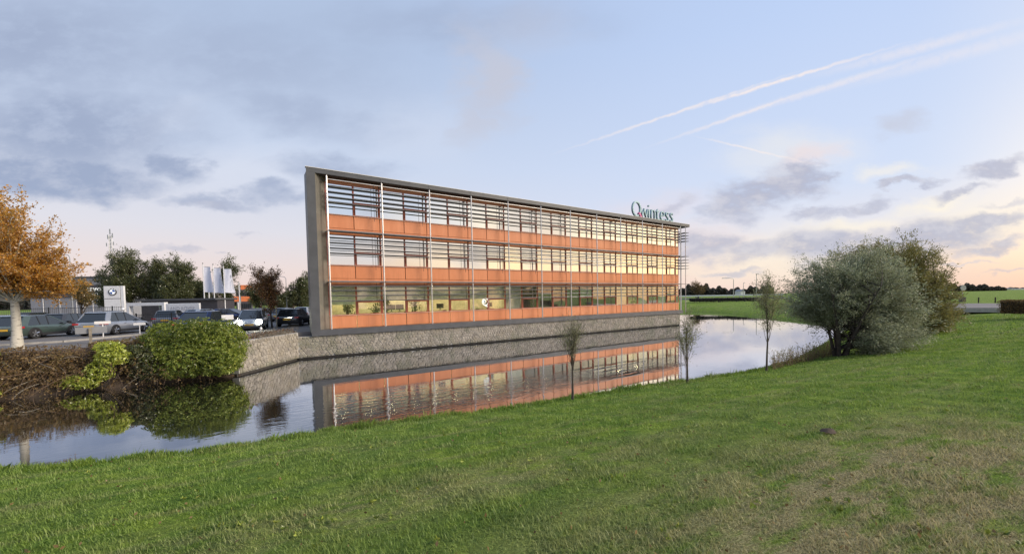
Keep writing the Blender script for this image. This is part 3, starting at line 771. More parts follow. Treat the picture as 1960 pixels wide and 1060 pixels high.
# far end: sunshades wrap the corner
em = MB().tube([(0, 0, 1.5), (0, 0, 12.10)], .045, 6).mesh('pole', 'pole_steel')
for (a, b) in ((40.62, .05), (41.0, .9), (40.62, 3.6), (40.62, 7.2), (40.62, 10.8)): link('pole', em, bld, (a, b, 0))
e1 = MB().add([(40.45, .1, 0), (41.28, -.02, 0), (41.28, 10.8, 0), (40.45, 10.8, 0), (40.45, .1, .03), (41.28, -.02, .03), (41.28, 10.8, .03), (40.45, 10.8, .03)],
              [(0, 3, 2, 1), (4, 5, 6, 7), (0, 1, 5, 4), (1, 2, 6, 5), (2, 3, 7, 6), (3, 0, 4, 7)]).mesh('sunshade_blade', 'rod_black')
for row in BZ[1:]:
    for z in row: link('sunshade_blade', e1, bld, (0, 0, z))
for z in (5.06, 8.46): link('sunshade_ledge', e1, bld, (0, 0, z))
for z in (9.6, 6.1, 2.9): link('guard_rail', MB().box(40.5, 41.2, .05, .08, z, z+.025).mesh('guard_rail', 'pole_steel'), bld)
# inside: slabs, back wall, partitions, ceiling lamps
for z in (1.56, 4.95, 8.41): bp('floor_slab', MB().box(.0, UE-.02, GY+.11, 7, z, z+.28), 'room_floor')
for z in (4.88, 8.34, 11.8): bp('ceiling', MB().box(.2, UE-.05, GY+.15, 7, z, z+.03), 'ceiling_white')
bp('end_wall', MB().box(UE-.3, UE-.05, GY+.12, DEP, 1.85, 12.0), 'clad_grey')
bp('back_wall', MB().box(1.2, UE-.4, DEP-.28, DEP-.05, 1.85, 12.05), 'room_wall_grey')
for u, mat, f in ((0, 'room_wall', 0), (14.4, 'room_wall', 0), (21.6, 'room_wall_grey', 0), (28.8, 'room_wall', 0), (36, 'room_wall_grey', 0), (7.2, 'room_wall_grey', 1), (21.6, 'room_wall_grey', 1), (14.4, 'room_wall_grey', 2), (28.8, 'room_wall_grey', 2)):
    bp('partition', MB().box(u+.02, u+.12, GY+.2, 3.5 if f == 0 else 6.4, SILL[f]-.88, HEAD[f]-.0), mat)
bp('corridor_wall', MB().box(.35, 21.5, 3.5, 3.6, 1.85, 4.86), 'room_wall')
bp('corridor_wall', MB().box(28.95, UE-.4, 3.5, 3.6, 1.85, 4.86), 'room_wall')
bp('corridor_wall', MB().box(.6, UE-.4, 6.4, 6.5, 5.24, 8.3), 'room_wall_grey')
bp('corridor_wall', MB().box(.6, UE-.4, 6.4, 6.5, 8.7, 11.76), 'room_wall_grey')
cl = MB().box(-.22, .22, -.16, .16, -.04, 0).mesh('ceiling_light', 'room_light')
for u in (.9, 2.7, 4.5, 6.3, 8.1, 9.9, 11.7, 13.5, 17.5, 19.8, 30.5, 33.5): link('ceiling_light', cl, bld, (u, 2.0, 4.86))
# pale and dark slat sheets added behind the ground-floor panes for their tone
def slat_sheet(hh, mat):
    m = MB(); n = int(hh/.06)
    for q in range(n): m.box(.06, half-.06, GY+.16, GY+.175, -.06*(q+1), -.06*q-.006)
    return m.mesh('window_slats', mat)
b_up, b_full, b_dk, b_mid = slat_sheet(1.05, 'slat_pale'), slat_sheet(2.0, 'slat_pale'), slat_sheet(2.0, 'slat_dark'), slat_sheet(1.35, 'slat_pale')
for k in range(22):
    me = b_dk if k in (9, 10, 11, 12) else b_full if k in (8, 16, 18, 20) else b_mid if k in (0, 17, 19) else b_up
    link('window_slats', me, bld, (half*k, 0, 4.80))

def on_b(x, y, z):
    return Vector(BO) + Vector((x*math.cos(TH)-y*math.sin(TH), x*math.sin(TH)+y*math.cos(TH), z))
# things on the ground floor seen through the glass
def desk(x, y, label):
    t = thing('office_desk', label, 'desk', on_b(x, y, 1.85), TH, 'desks behind the ground-floor windows')
    MB().box(-.8, .8, -.35, .35, .98, 1.01).build('desk_top', 'furniture_wood', t)
    for sx in (-.74, .70): MB().box(sx, sx+.04, -.32, .32, 0, .979).build('leg', 'furniture_dark', t)
def monitor(x, y, label):
    t = thing('computer_monitor', label, 'monitor', on_b(x, y, 2.865), TH, 'monitors on the office desks')
    MB().box(-.3, .3, -.02, .02, .14, .52).build('screen', 'furniture_dark', t)
    MB().box(-.03, .03, -.02, .02, .02, .139).box(-.12, .12, -.09, .09, 0, .019).build('stand', 'furniture_dark', t)
desk(4.9, 1.6, 'office desk behind the third ground-floor window from the left'); monitor(4.5, 1.55, 'dark monitor on the desk left of its partner behind the third window'); monitor(5.15, 1.55, 'dark monitor beside the second pole inside the lit office')
desk(8.2, 1.6, 'office desk just right of the third steel pole'); monitor(8.5, 1.55, 'dark monitor on the desk right of the third pole')
desk(12.8, 1.7, 'office desk beside the lit round letter sign'); monitor(13.2, 1.6, 'dark monitor on the desk right of the lit letter sign')
desk(24.8, 1.6, 'office desk with a pale box-shaped screen in the middle of the long front'); 
def potplant(x, y, h, label, seed):
    rng = np.random.default_rng(seed); t = thing('potted_plant', label, 'plant', on_b(x, y, 1.85), 0, 'office plants behind the ground-floor windows')
    MB().tube([(0, 0, 0), (0, 0, .4)], [.15, .2], 10).build('pot', 'furniture_dark', t, True)
    lines = [bez(np.array([0, 0, .38]), np.array([rng.normal()*.08, rng.normal()*.08, h*.6]), np.array([rng.normal()*.25, rng.normal()*.25, h*rng.uniform(.7, 1)]), 5) for _ in range(6)]
    V, F = np_tubes(lines, [[.02]*5]*6, 4); link('stem', np_mesh('stem', V, F, 'bark_dark', 4), t)
    P = np.concatenate([l[-3:] for l in lines]); P = P[rng.integers(0, len(P), 110)] + rng.normal(size=(110, 3))*.16
    tag(link('foliage', leaves('foliage', P, .26, .4, 'leaf_green', rng), t), kind='stuff')
potplant(1.35, 1.5, 2.1, 'tall leafy plant behind the leftmost ground-floor window', 1)
potplant(4.1, 1.45, 2.4, 'tall leafy plant standing left of the second steel pole', 2)
potplant(6.3, 1.4, 2.3, 'bushy plant in the lit window left of the third pole', 3)
potplant(3.35, 1.9, 1.5, 'small plant at the right edge of the second lit window', 4)

def text_mesh(s, size, depth, mat, name, side=None, spacing=1.0):
    cu = bpy.data.curves.new(name, 'FONT'); cu.body = s; cu.size = size; cu.extrude = depth/2; cu.space_character = spacing
    cu.resolution_u = 4; cu.offset = -.012*size if size > 2 else 0; cu.fill_mode = 'BOTH'
    o = bpy.data.objects.new(name, cu); C.objects.link(o)
    dg = bpy.context.evaluated_depsgraph_get(); me = bpy.data.meshes.new_from_object(o.evaluated_get(dg)); me.name = name
    bpy.data.objects.remove(o); bpy.data.curves.remove(cu)
    me.materials.clear(); me.materials.append(M[mat])
    if side:
        me.materials.append(M[side])
        for p in me.polygons: p.material_index = 0 if abs(p.normal.z) > .5 else 1
    return me
def stand_text(me, name, parent, loc, sx=1., sz=1.):
    o = link(name, me, parent, loc); o.rotation_euler = (PI/2, 0, 0); o.scale = (sx, sz, 1); return o
# lit letter in the ground-floor window
q = wsign = thing('window_sign', 'white lit letter Q sign hanging in the ground-floor window', 'sign', on_b(12.25, GY+.02, 3.05), TH)
stand_text(text_mesh('Q', 1.25, .03, 'white_lit', 'letter'), 'letter', q, (-.38, 0, .1), 1.0, .95)
MB().tube([(0, -.02, .55), (0, .012, .55)], .20, 20).build('disc', 'white_lit', q)
MB().tube([(0, -.05, .52), (0, -.03, .52)], .10, 14).build('emblem', 'teal_letter', q)

wsign.scale = (.72, 1, .80)
# roof sign
rs = thing('roof_sign', 'large teal letters reading Qwintess standing on the roof edge near its right end', 'sign', on_b(32.3, 1.5, 12.40), TH)
x = 0.0
for ch, sz, adv in (('Q', 2.75, 1.50), ('w', 2.7, 1.36), ('i', 2.7, .50), ('n', 2.7, 1.08), ('t', 2.7, .74), ('e', 2.7, 1.06), ('s', 2.7, .90), ('s', 2.7, .9)):
    me = text_mesh(ch, sz, .22, 'teal_letter', 'letter', 'teal_side')
    stand_text(me, 'letter', rs, (x, 0, .42 if ch != 'Q' else .46), .79 if ch != 'Q' else .78, .95); x += adv
MB().add([(1.15, -.16, .85), (1.32, -.16, 1.0), (1.78, -.16, .45), (1.58, -.16, .36), (1.15, .12, .85), (1.32, .12, 1.0), (1.78, .12, .45), (1.58, .12, .36)],
         [(0, 1, 2, 3), (7, 6, 5, 4), (0, 4, 5, 1), (1, 5, 6, 2), (2, 6, 7, 3), (3, 7, 4, 0)][::1]).build('letter_tail', 'pink_letter', rs)
MB().box(-.1, x, .1, .16, .40, .46).build('support_rail', 'galv', rs)
for k in range(7): MB().box(.2+k*1.3, .26+k*1.3, .1, .16, .04, .399).build('support_leg', 'galv', rs)

# ---------------------------------------------------------------- stone quay wall
qw = thing('quay_wall', 'grey rubble stone quay wall rising from the water below the building', 'wall')
rng = random.Random(3)
def voronoi(Lx, z0, z1, cell):
    pts = []; ny = int((z1-z0)/cell*1.08); nx = int(Lx/cell)
    for j in range(-1, ny+1):
        for i in range(-1, nx+1):
            pts.append(((i+.5+(j % 2)*.5+rng.uniform(-.36, .36))*cell*1.12, z0+(j+.5+rng.uniform(-.34, .34))*(z1-z0)/ny))
    out = []
    arr = np.array(pts)
    for a in pts:
        if not (0 < a[0] < Lx and z0 < a[1] < z1): continue
        d = np.hypot(arr[:, 0]-a[0], arr[:, 1]-a[1]); idx = np.argsort(d)[1:15]
        poly = [(a[0]-cell*1.3, a[1]-cell*1.3), (a[0]+cell*1.3, a[1]-cell*1.3), (a[0]+cell*1.3, a[1]+cell*1.3), (a[0]-cell*1.3, a[1]+cell*1.3)]
        clips = [(pts[i][0]-a[0], pts[i][1]-a[1], (pts[i][0]+a[0])/2, (pts[i][1]+a[1])/2) for i in idx]
        clips += [(-1, 0, 0, 0), (1, 0, Lx, 0), (0, -1, 0, z0), (0, 1, 0, z1)]
        for nx_, nz_, mx, mz in clips:
            new = []
            for p, q_ in zip(poly, poly[1:]+poly[:1]):
                dp = (p[0]-mx)*nx_+(p[1]-mz)*nz_; dq = (q_[0]-mx)*nx_+(q_[1]-mz)*nz_
                if dp <= 0: new.append(p)
                if (dp < 0 < dq) or (dq < 0 < dp):
                    t = dp/(dp-dq); new.append((p[0]+(q_[0]-p[0])*t, p[1]+(q_[1]-p[1])*t))
            poly = new
            if len(poly) < 3: break
        if len(poly) >= 3: out.append(poly)
    return out
def stones(A, B, z0, z1, cell, name='stonework'):
    A, B = Vector(A+(0,)), Vector(B+(0,)); Lx = (B-A).length; d = (B-A).normalized(); nn = Vector((d.y, -d.x, 0))
    mb = MB()
    for poly in voronoi(Lx, z0, z1, cell):
        cx = sum(p[0] for p in poly)/len(poly); cz = sum(p[1] for p in poly)/len(poly); dp = rng.uniform(.018, .055); tl = rng.uniform(-.05, .05)
        def W3(p, s, o): 
            X = cx+(p[0]-cx)*s; Z = cz+(p[1]-cz)*s; q = A+d*X+nn*o; return (q.x, q.y, Z)
        k = len(poly); v = [W3(p, .93, -.03) for p in poly] + [W3(p, .90, dp*.6) for p in poly] + [W3(p, .62, dp+tl*(p[0]-cx)) for p in poly]
        mb.add(v, [(i, (i+1) % k, (i+1) % k+k, i+k) for i in range(k)] + [(i+k, (i+1) % k+k, (i+1) % k+2*k, i+2*k) for i in range(k)] + [tuple(range(2*k, 3*k))])
    tag(mb.build(name, 'stone', qw), kind='stuff')
    b = MB(); q0, q1, w = A-nn*.004, B-nn*.004, nn*.35
    b.add([(q0.x, q0.y, z0), (q1.x, q1.y, z0), (q1.x-w.x, q1.y-w.y, z0), (q0.x-w.x, q0.y-w.y, z0), (q0.x, q0.y, z1), (q1.x, q1.y, z1), (q1.x-w.x, q1.y-w.y, z1), (q0.x-w.x, q0.y-w.y, z1)],
          [(0, 3, 2, 1), (4, 5, 6, 7), (0, 1, 5, 4), (1, 2, 6, 5), (2, 3, 7, 6), (3, 0, 4, 7)])
    b.build('mortar', 'concrete', qw)
    # recessed footing at the waterline, coloured dark for the undercut shadow
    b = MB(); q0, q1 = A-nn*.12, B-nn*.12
    b.add([(q0.x, q0.y, -1), (q1.x, q1.y, -1), (q1.x, q1.y, z0+.02), (q0.x, q0.y, z0+.02)], [(0, 1, 2, 3)]); b.build('footing', 'undercut_shade', qw)
wa = on_b(-2.0, .16, 0); wb = on_b(39.6, .16, 0)
stones((wa.x, wa.y), (wb.x, wb.y), .11, 1.465, .205)
stones((-14.02, 20.2), (wa.x, wa.y), .11, 1.76, .205)
wc = on_b(39.6, 12, 0)
stones((wb.x, wb.y), (wc.x, wc.y), .11, 1.465, .3)
# ---------------------------------------------------------------- vehicles
def wheel(parent, x, y, r, side):
    t = MB(); n = 20; w = .11
    prof = [(-w, r*.93), (-w*.8, r), (w*.8, r), (w, r*.93), (w, r*.66), (-w, r*.66)]
    vs = [(x + q[1]*math.cos(2*PI*k/n), y + q[0], r + q[1]*math.sin(2*PI*k/n)) for q in prof for k in range(n)]
    m = len(prof)
    t.add(vs, [(i*n+k, i*n+(k+1) % n, ((i+1) % m)*n+(k+1) % n, ((i+1) % m)*n+k) for i in range(m) for k in range(n)])
    o = t.build('wheel', 'tyre', parent, True)
    rm_ = MB(); yo = y + side*w*.8
    rm_.tube([(x, yo-side*.03, r), (x, yo-side*.012, r)], r*.2, 10)
    for k in range(5):
        a = 2*PI*k/5+.3; c, s_ = math.cos(a), math.sin(a)
        rm_.tube([(x+c*r*.12, yo-side*.01, r+s_*r*.12), (x+c*r*.62, yo, r+s_*r*.62)], [r*.10, r*.13], 5)
    vs = []; 
    for q in (r*.62, r*.72): vs += [(x+q*math.cos(2*PI*k/n), yo+side*.01, r+q*math.sin(2*PI*k/n)) for k in range(n)]
    rm_.add(vs, [(k, (k+1) % n, n+(k+1) % n, n+k) for k in range(n)])
    rm_.build('rim', 'rim', o, True)
    MB().tube([(x, yo-side*.06, r), (x, yo-side*.05, r)], r*.62, 16).build('brake_disc', 'plastic_dark', o)
def car(label, loc, head, paint, L=4.5, W_=1.85, H=1.65, group='cars parked on the far side of the canal', lit=False, hatch=.35, rails=False, lower='plastic_dark', name='parked_car', coupe=0.):
    """x forward, origin on the ground under the centre"""
    t = thing(name, label, 'car', loc, head, group)
    h = W_/2; r = .365 if H > 1.55 else .34; zb = .22; belt = H*.60
    xr, xf = -L/2, L/2; fwx, rwx = xf-.88, xr+.88
    st = [(xr, .80, .42, .60*H*.86), (xr+.10, .93, .30, belt*.96), (xr+.45, .99, zb, belt), (xr+1.2, 1.0, zb, belt), (0, 1.0, zb, belt*.985), (fwx-.55, 1.0, zb, belt*.965),
          (fwx, .99, zb, belt*.92), (xf-.45, .95, zb, belt*.84), (xf-.12, .86, .28, belt*.74), (xf, .72, .38, belt*.62)]
    secs = []
    for x, k, z0, z1 in st:
        w = h*k; zz = z1-z0
        secs.append([(x, -w*.86, z0), (x, -w*.985, z0+zz*.18), (x, -w, z0+zz*.5), (x, -w*.985, z0+zz*.78), (x, -w*.93, z0+zz*.95), (x, -w*.80, z1),
                     (x, w*.80, z1), (x, w*.93, z0+zz*.95), (x, w*.985, z0+zz*.78), (x, w, z0+zz*.5), (x, w*.985, z0+zz*.18), (x, w*.86, z0)])
    MB().loft(secs).build('body', paint, t, True)
    # sills and bumpers in dark plastic
    for s in (-1, 1): MB().box(rwx+.42, fwx-.42, s*h*.985-.02, s*h*.985+.02, zb-.02, zb+.17).build('side_sill', lower, t)
    MB().bbox(-h*.86, h*.86, 0, .10, .26, .47, .03).build('rear_bumper', lower, t)
    t_b = t.children[-1]; t_b.location = (xr-.03, 0, 0); t_b.rotation_euler = (0, 0, -PI/2)
    MB().bbox(-h*.74, h*.74, 0, .10, .28, .44, .03).build('front_grille', 'black_paint', t)
    t_b = t.children[-1]; t_b.location = (xf+.02, 0, 0); t_b.rotation_euler = (0, 0, PI/2)
    # wheel arches
    for wx in (rwx, fwx):
        for s in (-1, 1):
            n = 14; vs = [(wx + (r+.075)*math.cos(PI*k/n), s*(h+.004), r*.92+(r+.075)*math.sin(PI*k/n)) for k in range(n+1)] + [(wx + (r+.075)*math.cos(PI*k/n), s*h*.85, r*.92+(r+.075)*math.sin(PI*k/n)) for k in range(n+1)]
            MB().add(vs, [(k, k+1, n+2+k, n+1+k) for k in range(n)] + [tuple(range(n+1))]).build('wheel_arch', 'plastic_dark', t)
            wheel(t, wx, s*(h-.10+.02), r, s)
    # cabin: glass loft, then roof and pillars in body colour
    bx0, bx1 = xr+.16, fwx-.12; rx0, rx1 = xr+hatch+.28+coupe, -.02; zr = H-.03; wb_, wr = h*.90, h*.67
    zb2 = belt*.975
    def sec(x, w, z0, z1): return [(x, -w, z0), (x, w, z0), (x, w, z1), (x, -w, z1)]
    g = MB().add([(bx0, -wb_*.94, zb2), (bx0, wb_*.94, zb2), (bx1, wb_*.94, zb2*.985), (bx1, -wb_*.94, zb2*.985), (rx0, -wr, zr), (rx0, wr, zr), (rx1, wr, zr), (rx1, -wr, zr)],
                 [(4, 5, 6, 7), (0, 1, 5, 4), (3, 7, 6, 2), (0, 4, 7, 3), (1, 2, 6, 5)])
    g.build('windows', 'car_glass', t)
    z2 = H
    MB().add([(rx0-.08, -wr*1.02, zr-.02), (rx0-.08, wr*1.02, zr-.02), (rx1+.05, wr*1.0, zr-.015), (rx1+.05, -wr*1.0, zr-.015), (rx0, -wr*.86, z2), (rx0, wr*.86, z2), (rx1-.18, wr*.84, z2-.0), (rx1-.18, -wr*.84, z2)],
             [(4, 5, 6, 7), (0, 1, 5, 4), (1, 2, 6, 5), (2, 3, 7, 6), (3, 0, 4, 7), (0, 3, 2, 1)]).build('roof', paint, t, True)
    for s in (-1, 1):
        def pil(xb, xt, wdt, mat, nm='pillar'):
            b0 = Vector((xb, s*wb_*.955, zb2-.02)); b1 = Vector((xt, s*(wr+.015), zr-.01)); dd = Vector((wdt, 0, 0))
            MB().add([b0, b0+dd, b1+dd, b1, b0-Vector((0, s*.05, 0)), b0+dd-Vector((0, s*.05, 0)), b1+dd-Vector((0, s*.05, 0)), b1-Vector((0, s*.05, 0))],
                     [(0, 1, 2, 3), (4, 7, 6, 5), (0, 4, 5, 1), (1, 5, 6, 2), (2, 6, 7, 3), (3, 7, 4, 0)]).build(nm, mat, t)
        pil(bx0-.0, rx0-.05, .42, paint); pil(bx1-.10, rx1-.04, .10, paint); pil(-.25, -.22, .07, 'black_paint'); pil(xr+1.35, xr+1.30, .07, 'black_paint')
        # lamps, mirror, handles
        MB().box(xr-.015, xr+.30, s*h*.62 if s > 0 else -h*.955, s*h*.955 if s > 0 else -h*.62, belt*.80, belt*.92).build('tail_light', 'tail_red', t)
        if lit: MB().tube([(xf-.06, s*h*.66, belt*.70), (xf+.03, s*h*.66, belt*.70)], [.19, .19], 14).build('headlight', 'headlight_on', t)
        else: MB().box(xf-.22, xf-.03, s*h*.48 if s > 0 else -h*.80, s*h*.80 if s > 0 else -h*.48, belt*.60, belt*.70).build('headlight', 'lamp_clear', t)
        MB().bbox(bx1-.30, bx1-.14, s*(h+.10)-.09, s*(h+.10)+.09, belt+.02, belt+.15, .03).build('mirror', 'black_paint', t)
        for xx in (.35, -.65): MB().box(xx, xx+.18, s*(h+.005)-.012, s*(h+.005)+.012, belt*.80, belt*.83).build('door_handle', 'chrome', t)
        if rails: MB().tube([(rx0+.1, s*wr*.9, H+.05), (rx1-.3, s*wr*.9, H+.05)], .02, 5).build('roof_rail', 'rim', t)
    MB().box(xr-.05, xr-.025, -.27, .27, belt*.62, belt*.62+.13).build('number_plate', 'plate_yellow', t)
    MB().box(xf+.10, xf+.12, -.26, .26, .42, .53).build('number_plate', 'plate_yellow', t)
    MB().box(xr-.02, xr+.02, -.42, .42, belt*.83, belt*.87).build('trim_strip', 'chrome', t)
    t.scale = (1, 1, .91)
    return t
def place(px, py): 
    p = gnd(px, py, PZ); return p
def carpos(pxw, pyw, head, L, W_, wheel_='rear'):
    """centre from the contact point of the near-side (right) rear or front wheel"""
    p = gnd(pxw, pyw, PZ); a = head; f = Vector((math.cos(a), math.sin(a), 0)); rt = Vector((math.sin(a), -math.cos(a), 0))
    off = (L/2-.88)*(1 if wheel_ == 'rear' else -1)
    return p + f*off - rt*(W_/2)
A1 = R(100)
p = carpos(48, 649, A1, 4.3, 1.8)+Vector((.3, .3, 0)); car('dark green hatchback parked behind the pale autumn tree trunk', p, A1, 'paint_green', 4.3, 1.82, 1.60)
p = carpos(201, 641.5, R(103), 4.65, 1.85)+Vector((.42, .35, 0)); car('silver grey SUV with roof rails, parked right of the green hatchback', p, R(103), 'paint_silver', 4.65, 1.86, 1.70, rails=True)
p = gnd(136, 631, PZ); car('nearly black car parked between the green hatchback and the silver SUV', p, R(104), 'paint_black', 4.4, 1.82, 1.55)
p = gnd(292, 627, PZ); car('silver-tailed SUV seen square from behind through the black railings', p+Vector((-.5, 2.6, 0)), R(118), 'paint_grey', 4.6, 1.88, 1.60)
p = gnd(350, 622, PZ); car('light blue hatchback behind the railings, left of the dark blue car', p+Vector((0, 3.2, 0)), R(70), 'paint_lightblue', 4.1, 1.75, 1.6)
p = gnd(384, 640, PZ); car('dark blue coupe-roofed SUV parked behind the big green bush', p+Vector((.2, .6, 0)), R(101), 'paint_darkblue', 4.7, 1.95, 1.66, coupe=.25)
p = gnd(470, 633, PZ); car('silver car with both headlights shining, facing the water', p+Vector((-.8, 2.0, 0)), R(-62), 'paint_silver', 4.4, 1.84, 1.62, lit=True)
p = gnd(562, 623.5, PZ); car('dark grey hatchback parked beside the left end of the office', p+Vector((-.4, 1.0, 0)), R(103), 'paint_darkgrey', 4.4, 1.82, 1.58)
p = gnd(-22, 640, PZ); car('pale blue car cut off by the left edge of the photo', p+Vector((0, 2, 0)), R(100), 'paint_lightblue', 4.3, 1.8, 1.5)
# the second row, mostly hidden
for px, d, hd, pt, lb in ((395, 42, 10, 'paint_grey', 'grey car whose roof shows behind the dark blue SUV'), (445, 46, 5, 'paint_darkblue', 'dark car in the second row behind the lit headlights'),
                          (505, 44, 90, 'paint_darkgrey', 'dark van-like car behind the rust-coloured tree'), (548, 43, 95, 'paint_grey', 'grey car behind the dark hatchback near the office'),
                          (585, 47, 100, 'paint_white', 'white car partly hidden by the grey office frame'), (75, 47, 95, 'paint_black', 'black car in the second row behind the green hatchback')):
    q = at(px, 600, d); car(lb, (q.x, q.y, PZ), R(hd), pt, 4.3, 1.8, 1.55, group='cars in the second row')

# ---------------------------------------------------------------- fence, signs, lamps, masts
def railing(a, b, h, label, group=None):
    a, b = Vector(a), Vector(b); d = b-a; L = d.length; t = thing('metal_railing', label, 'fence', (a.x, a.y, a.z), math.atan2(d.y, d.x), group)
    bar = MB().tube([(0, 0, .08), (0, 0, h)], .014, 4).mesh('bar', 'fence_black')
    n = int(L/.16)
    for k in range(min(n, 290)): link('bar', bar, t, (k*.16+.05, 0, 0))
    for z in (.14, h-.10): MB().box(0, L, -.02, .02, z, z+.04).build('rail', 'fence_black', t)
    post = MB().box(-.04, .04, -.04, .04, 0, h+.05).mesh('post', 'fence_black')
    for k in range(int(L/2.6)+1): link('post', post, t, (k*2.6, 0, 0))
railing(gnd(262, 629.5, PZ), gnd(352, 627, PZ), 1.25, 'black upright-bar railing in front of the silver-tailed SUV', 'black railings')
railing(gnd(352, 626.5, PZ), gnd(440, 622, PZ), 1.25, 'black upright-bar railing behind the dark blue SUV', 'black railings')
q0, q1 = at(-40, 600, 40), at(235, 600, 44); railing((q0.x, q0.y, PZ), (q1.x, q1.y, PZ), 1.9, 'tall black railing between the dealership and the parked cars', 'black railings')

def post_sign(px, py, w, h, top, label, txt=None, panel='white_paint', rz=None):
    p = gnd(px, py, PZ); hd = math.atan2(p.y, p.x)-PI/2
    t = thing('sign_post', label, 'sign', p, hd, 'small parking signs along the kerb')
    MB().box(-.025, .025, -.02, .03, 0, top-.01).build('post', 'white_paint', t)
    MB().bbox(-w/2, w/2, -.05, -.022, top-h, top, .006).build('panel', panel, t)
    if txt: stand_text(text_mesh(txt, h*.38, .006, 'grey_print', 'lettering'), 'lettering', t, (-w*.38, -.056, top-h*.62))
post_sign(198, 646, .72, .17, 1.02, 'white name plate on a thin post before the silver SUV')
post_sign(268, 640, .6, .17, .80, 'white name plate on a post right of the silver SUV')
post_sign(437, 640, .62, .30, 1.25, 'white name plate on a post left of the lit headlights')
t = thing('marker_post', 'pale wooden marker post with a broad grey plate in front of the silver SUV', 'sign', gnd(174, 657, PZ), R(40))
MB().box(-.05, .05, -.05, .05, 0, .82).build('post', 'twig_pale', t); MB().box(-.55, .62, .06, .09, .52, .86).build('plate', 'clad_grey', t)
t = thing('bollard_light', 'small white bollard lamp on the quay corner', 'lamp', gnd(500, 640, PZ), 0)
MB().tube([(0, 0, 0), (0, 0, .30)], .035, 8).build('post', 'white_paint', t); MB().tube([(0, 0, .301), (0, 0, .36), (0, 0, .47)], [.06, .085, .04], 10).build('lamp_head', 'white_paint', t, True)

def street_lamp(px, top_py, dist, arm, label, z=PZ, r=.07, group='street lamps'):
    q = at(px, top_py, dist); H = q.z - z
    t = thing('street_lamp', label, 'street lamp', (q.x, q.y, z), 0, group)
    MB().tube([(0, 0, 0), (0, 0, H-.8)], [r, r*.6], 8).build('pole', 'galv', t, True)
    MB().tube([(0, 0, H-.801), (0, 0, H-.35), (arm*.15, 0, H-.08), (arm*.5, 0, H), (arm, 0, H)], r*.6, 6).build('arm', 'galv', t, True)
    MB().tube([(arm, 0, H), (arm*1.01+math.copysign(.35, arm), 0, H), (arm+math.copysign(.6, arm), 0, H-.02)], [.07, .12, .05], 8).build('lamp_head', 'galv', t, True)
street_lamp(133, 487, 48, -1.0, 'street lamp rising behind the autumn tree')
street_lamp(547, 529, 60, -1.2, 'street lamp behind the rust-coloured tree')
q = at(190, 517, 62)

# lattice telecom mast
b_ = at(219, 600, 150); top = at(219, 440, 150); Hm = top.z-PZ
t = thing('telecom_mast', 'tall slender lattice telecom mast rising beyond the green trees', 'mast', (b_.x, b_.y, PZ), .3)
for k in range(3):
    a = 2*PI*k/3; MB().tube([(math.cos(a)*.75, math.sin(a)*.75, 0), (math.cos(a)*.42, math.sin(a)*.42, Hm-2)], .09, 4).build('leg', 'galv', t)
lat = MB(); nseg = 22
for j in range(nseg):
    z0, z1 = j*(Hm-2)/nseg, (j+1)*(Hm-2)/nseg; r0_, r1_ = .75-.33*j/nseg, .75-.33*(j+1)/nseg
    for k in range(3):
        a, c = 2*PI*k/3, 2*PI*(k+1)/3
        lat.tube([(math.cos(a)*r0_, math.sin(a)*r0_, z0), (math.cos(c)*r1_, math.sin(c)*r1_, z1)], .045, 3)
tag(lat.build('lattice', 'galv', t), kind='stuff')
for (x, z, s) in ((.7, Hm-2.0, 1), (-.7, Hm-2.6, 1), (.9, Hm-5, .8), (-1.2, Hm-5.5, .8), (.8, Hm-7.5, .7), (-1.3, Hm-14, .5), (0, Hm-.6, 1.2)):
    MB().box(x-.13*s, x+.13*s, -.1, .1, z-.8*s, z+.8*s).build('antenna', 'galv', t)
MB().tube([(0, 0, Hm-2), (0, 0, Hm)], .05, 5).build('top_rod', 'galv', t)

# flags
for i, (px, tp, w, ht, lb) in enumerate(((388, 505, .72, 3.15, 'white vertical flag, leftmost of the three'), (407.5, 507, .74, 3.1, 'white vertical flag with small grey lettering, middle of the three'), (427.5, 509, .76, 2.95, 'white vertical flag with dark lettering, rightmost of the three'))):
    d = 50; q = at(px, tp, d); H = q.z-PZ
    t = thing('flagpole', 'white flagpole carrying the ' + lb.replace('white vertical ', ''), 'flagpole', (q.x, q.y, PZ), R(20), 'white flagpoles')
    MB().tube([(0, 0, 0), (0, 0, H)], [.075, .045], 8).build('pole', 'white_paint', t, True); MB().box(-.02, w, -.02, .02, H-.36, H-.33).build('crossbar', 'galv', t)
    MB().tube([(0, 0, H), (0, 0, H+.14)], [.07, .03], 6).build('finial', 'rod_black', t)
    rng = np.random.default_rng(i); nx, nz = 8, 14; mb = MB(); vs = []
    for zz in range(nz+1):
        for xx in range(nx+1):
            u, v = xx/nx, zz/nz; sway = v*v*u*.5
            vs.append((.07+u*w*(1-.03*v)+sway*.55, math.sin(u*4+v*3+i)*.10*u+v*u*.25, H-.38-v*ht-u*v*.08))
    mb.add(vs, [(a*(nx+1)+b, a*(nx+1)+b+1, (a+1)*(nx+1)+b+1, (a+1)*(nx+1)+b) for a in range(nz) for b in range(nx)])
    fl = mb.build('flag', 'flag_white', None, True); fl.matrix_world = t.matrix_basis.copy()
    fl.location = t.location; fl.rotation_euler = t.rotation_euler
    tag(fl, lb, 'flag', 'white vertical flags')
    if i:
        ltx = MB(); rr = random.Random(i)
        for k in range(11): ltx.box(w*.80+.03*k*.35*.3, w*.80+.16, -.0, .004, -k*.17, -k*.17+rr.uniform(.05, .12))
        o = ltx.build('lettering', 'grey_print', fl, loc=(.10, -.05+.0, H-1.3)); o.rotation_euler = (0, R(-5), R(3))
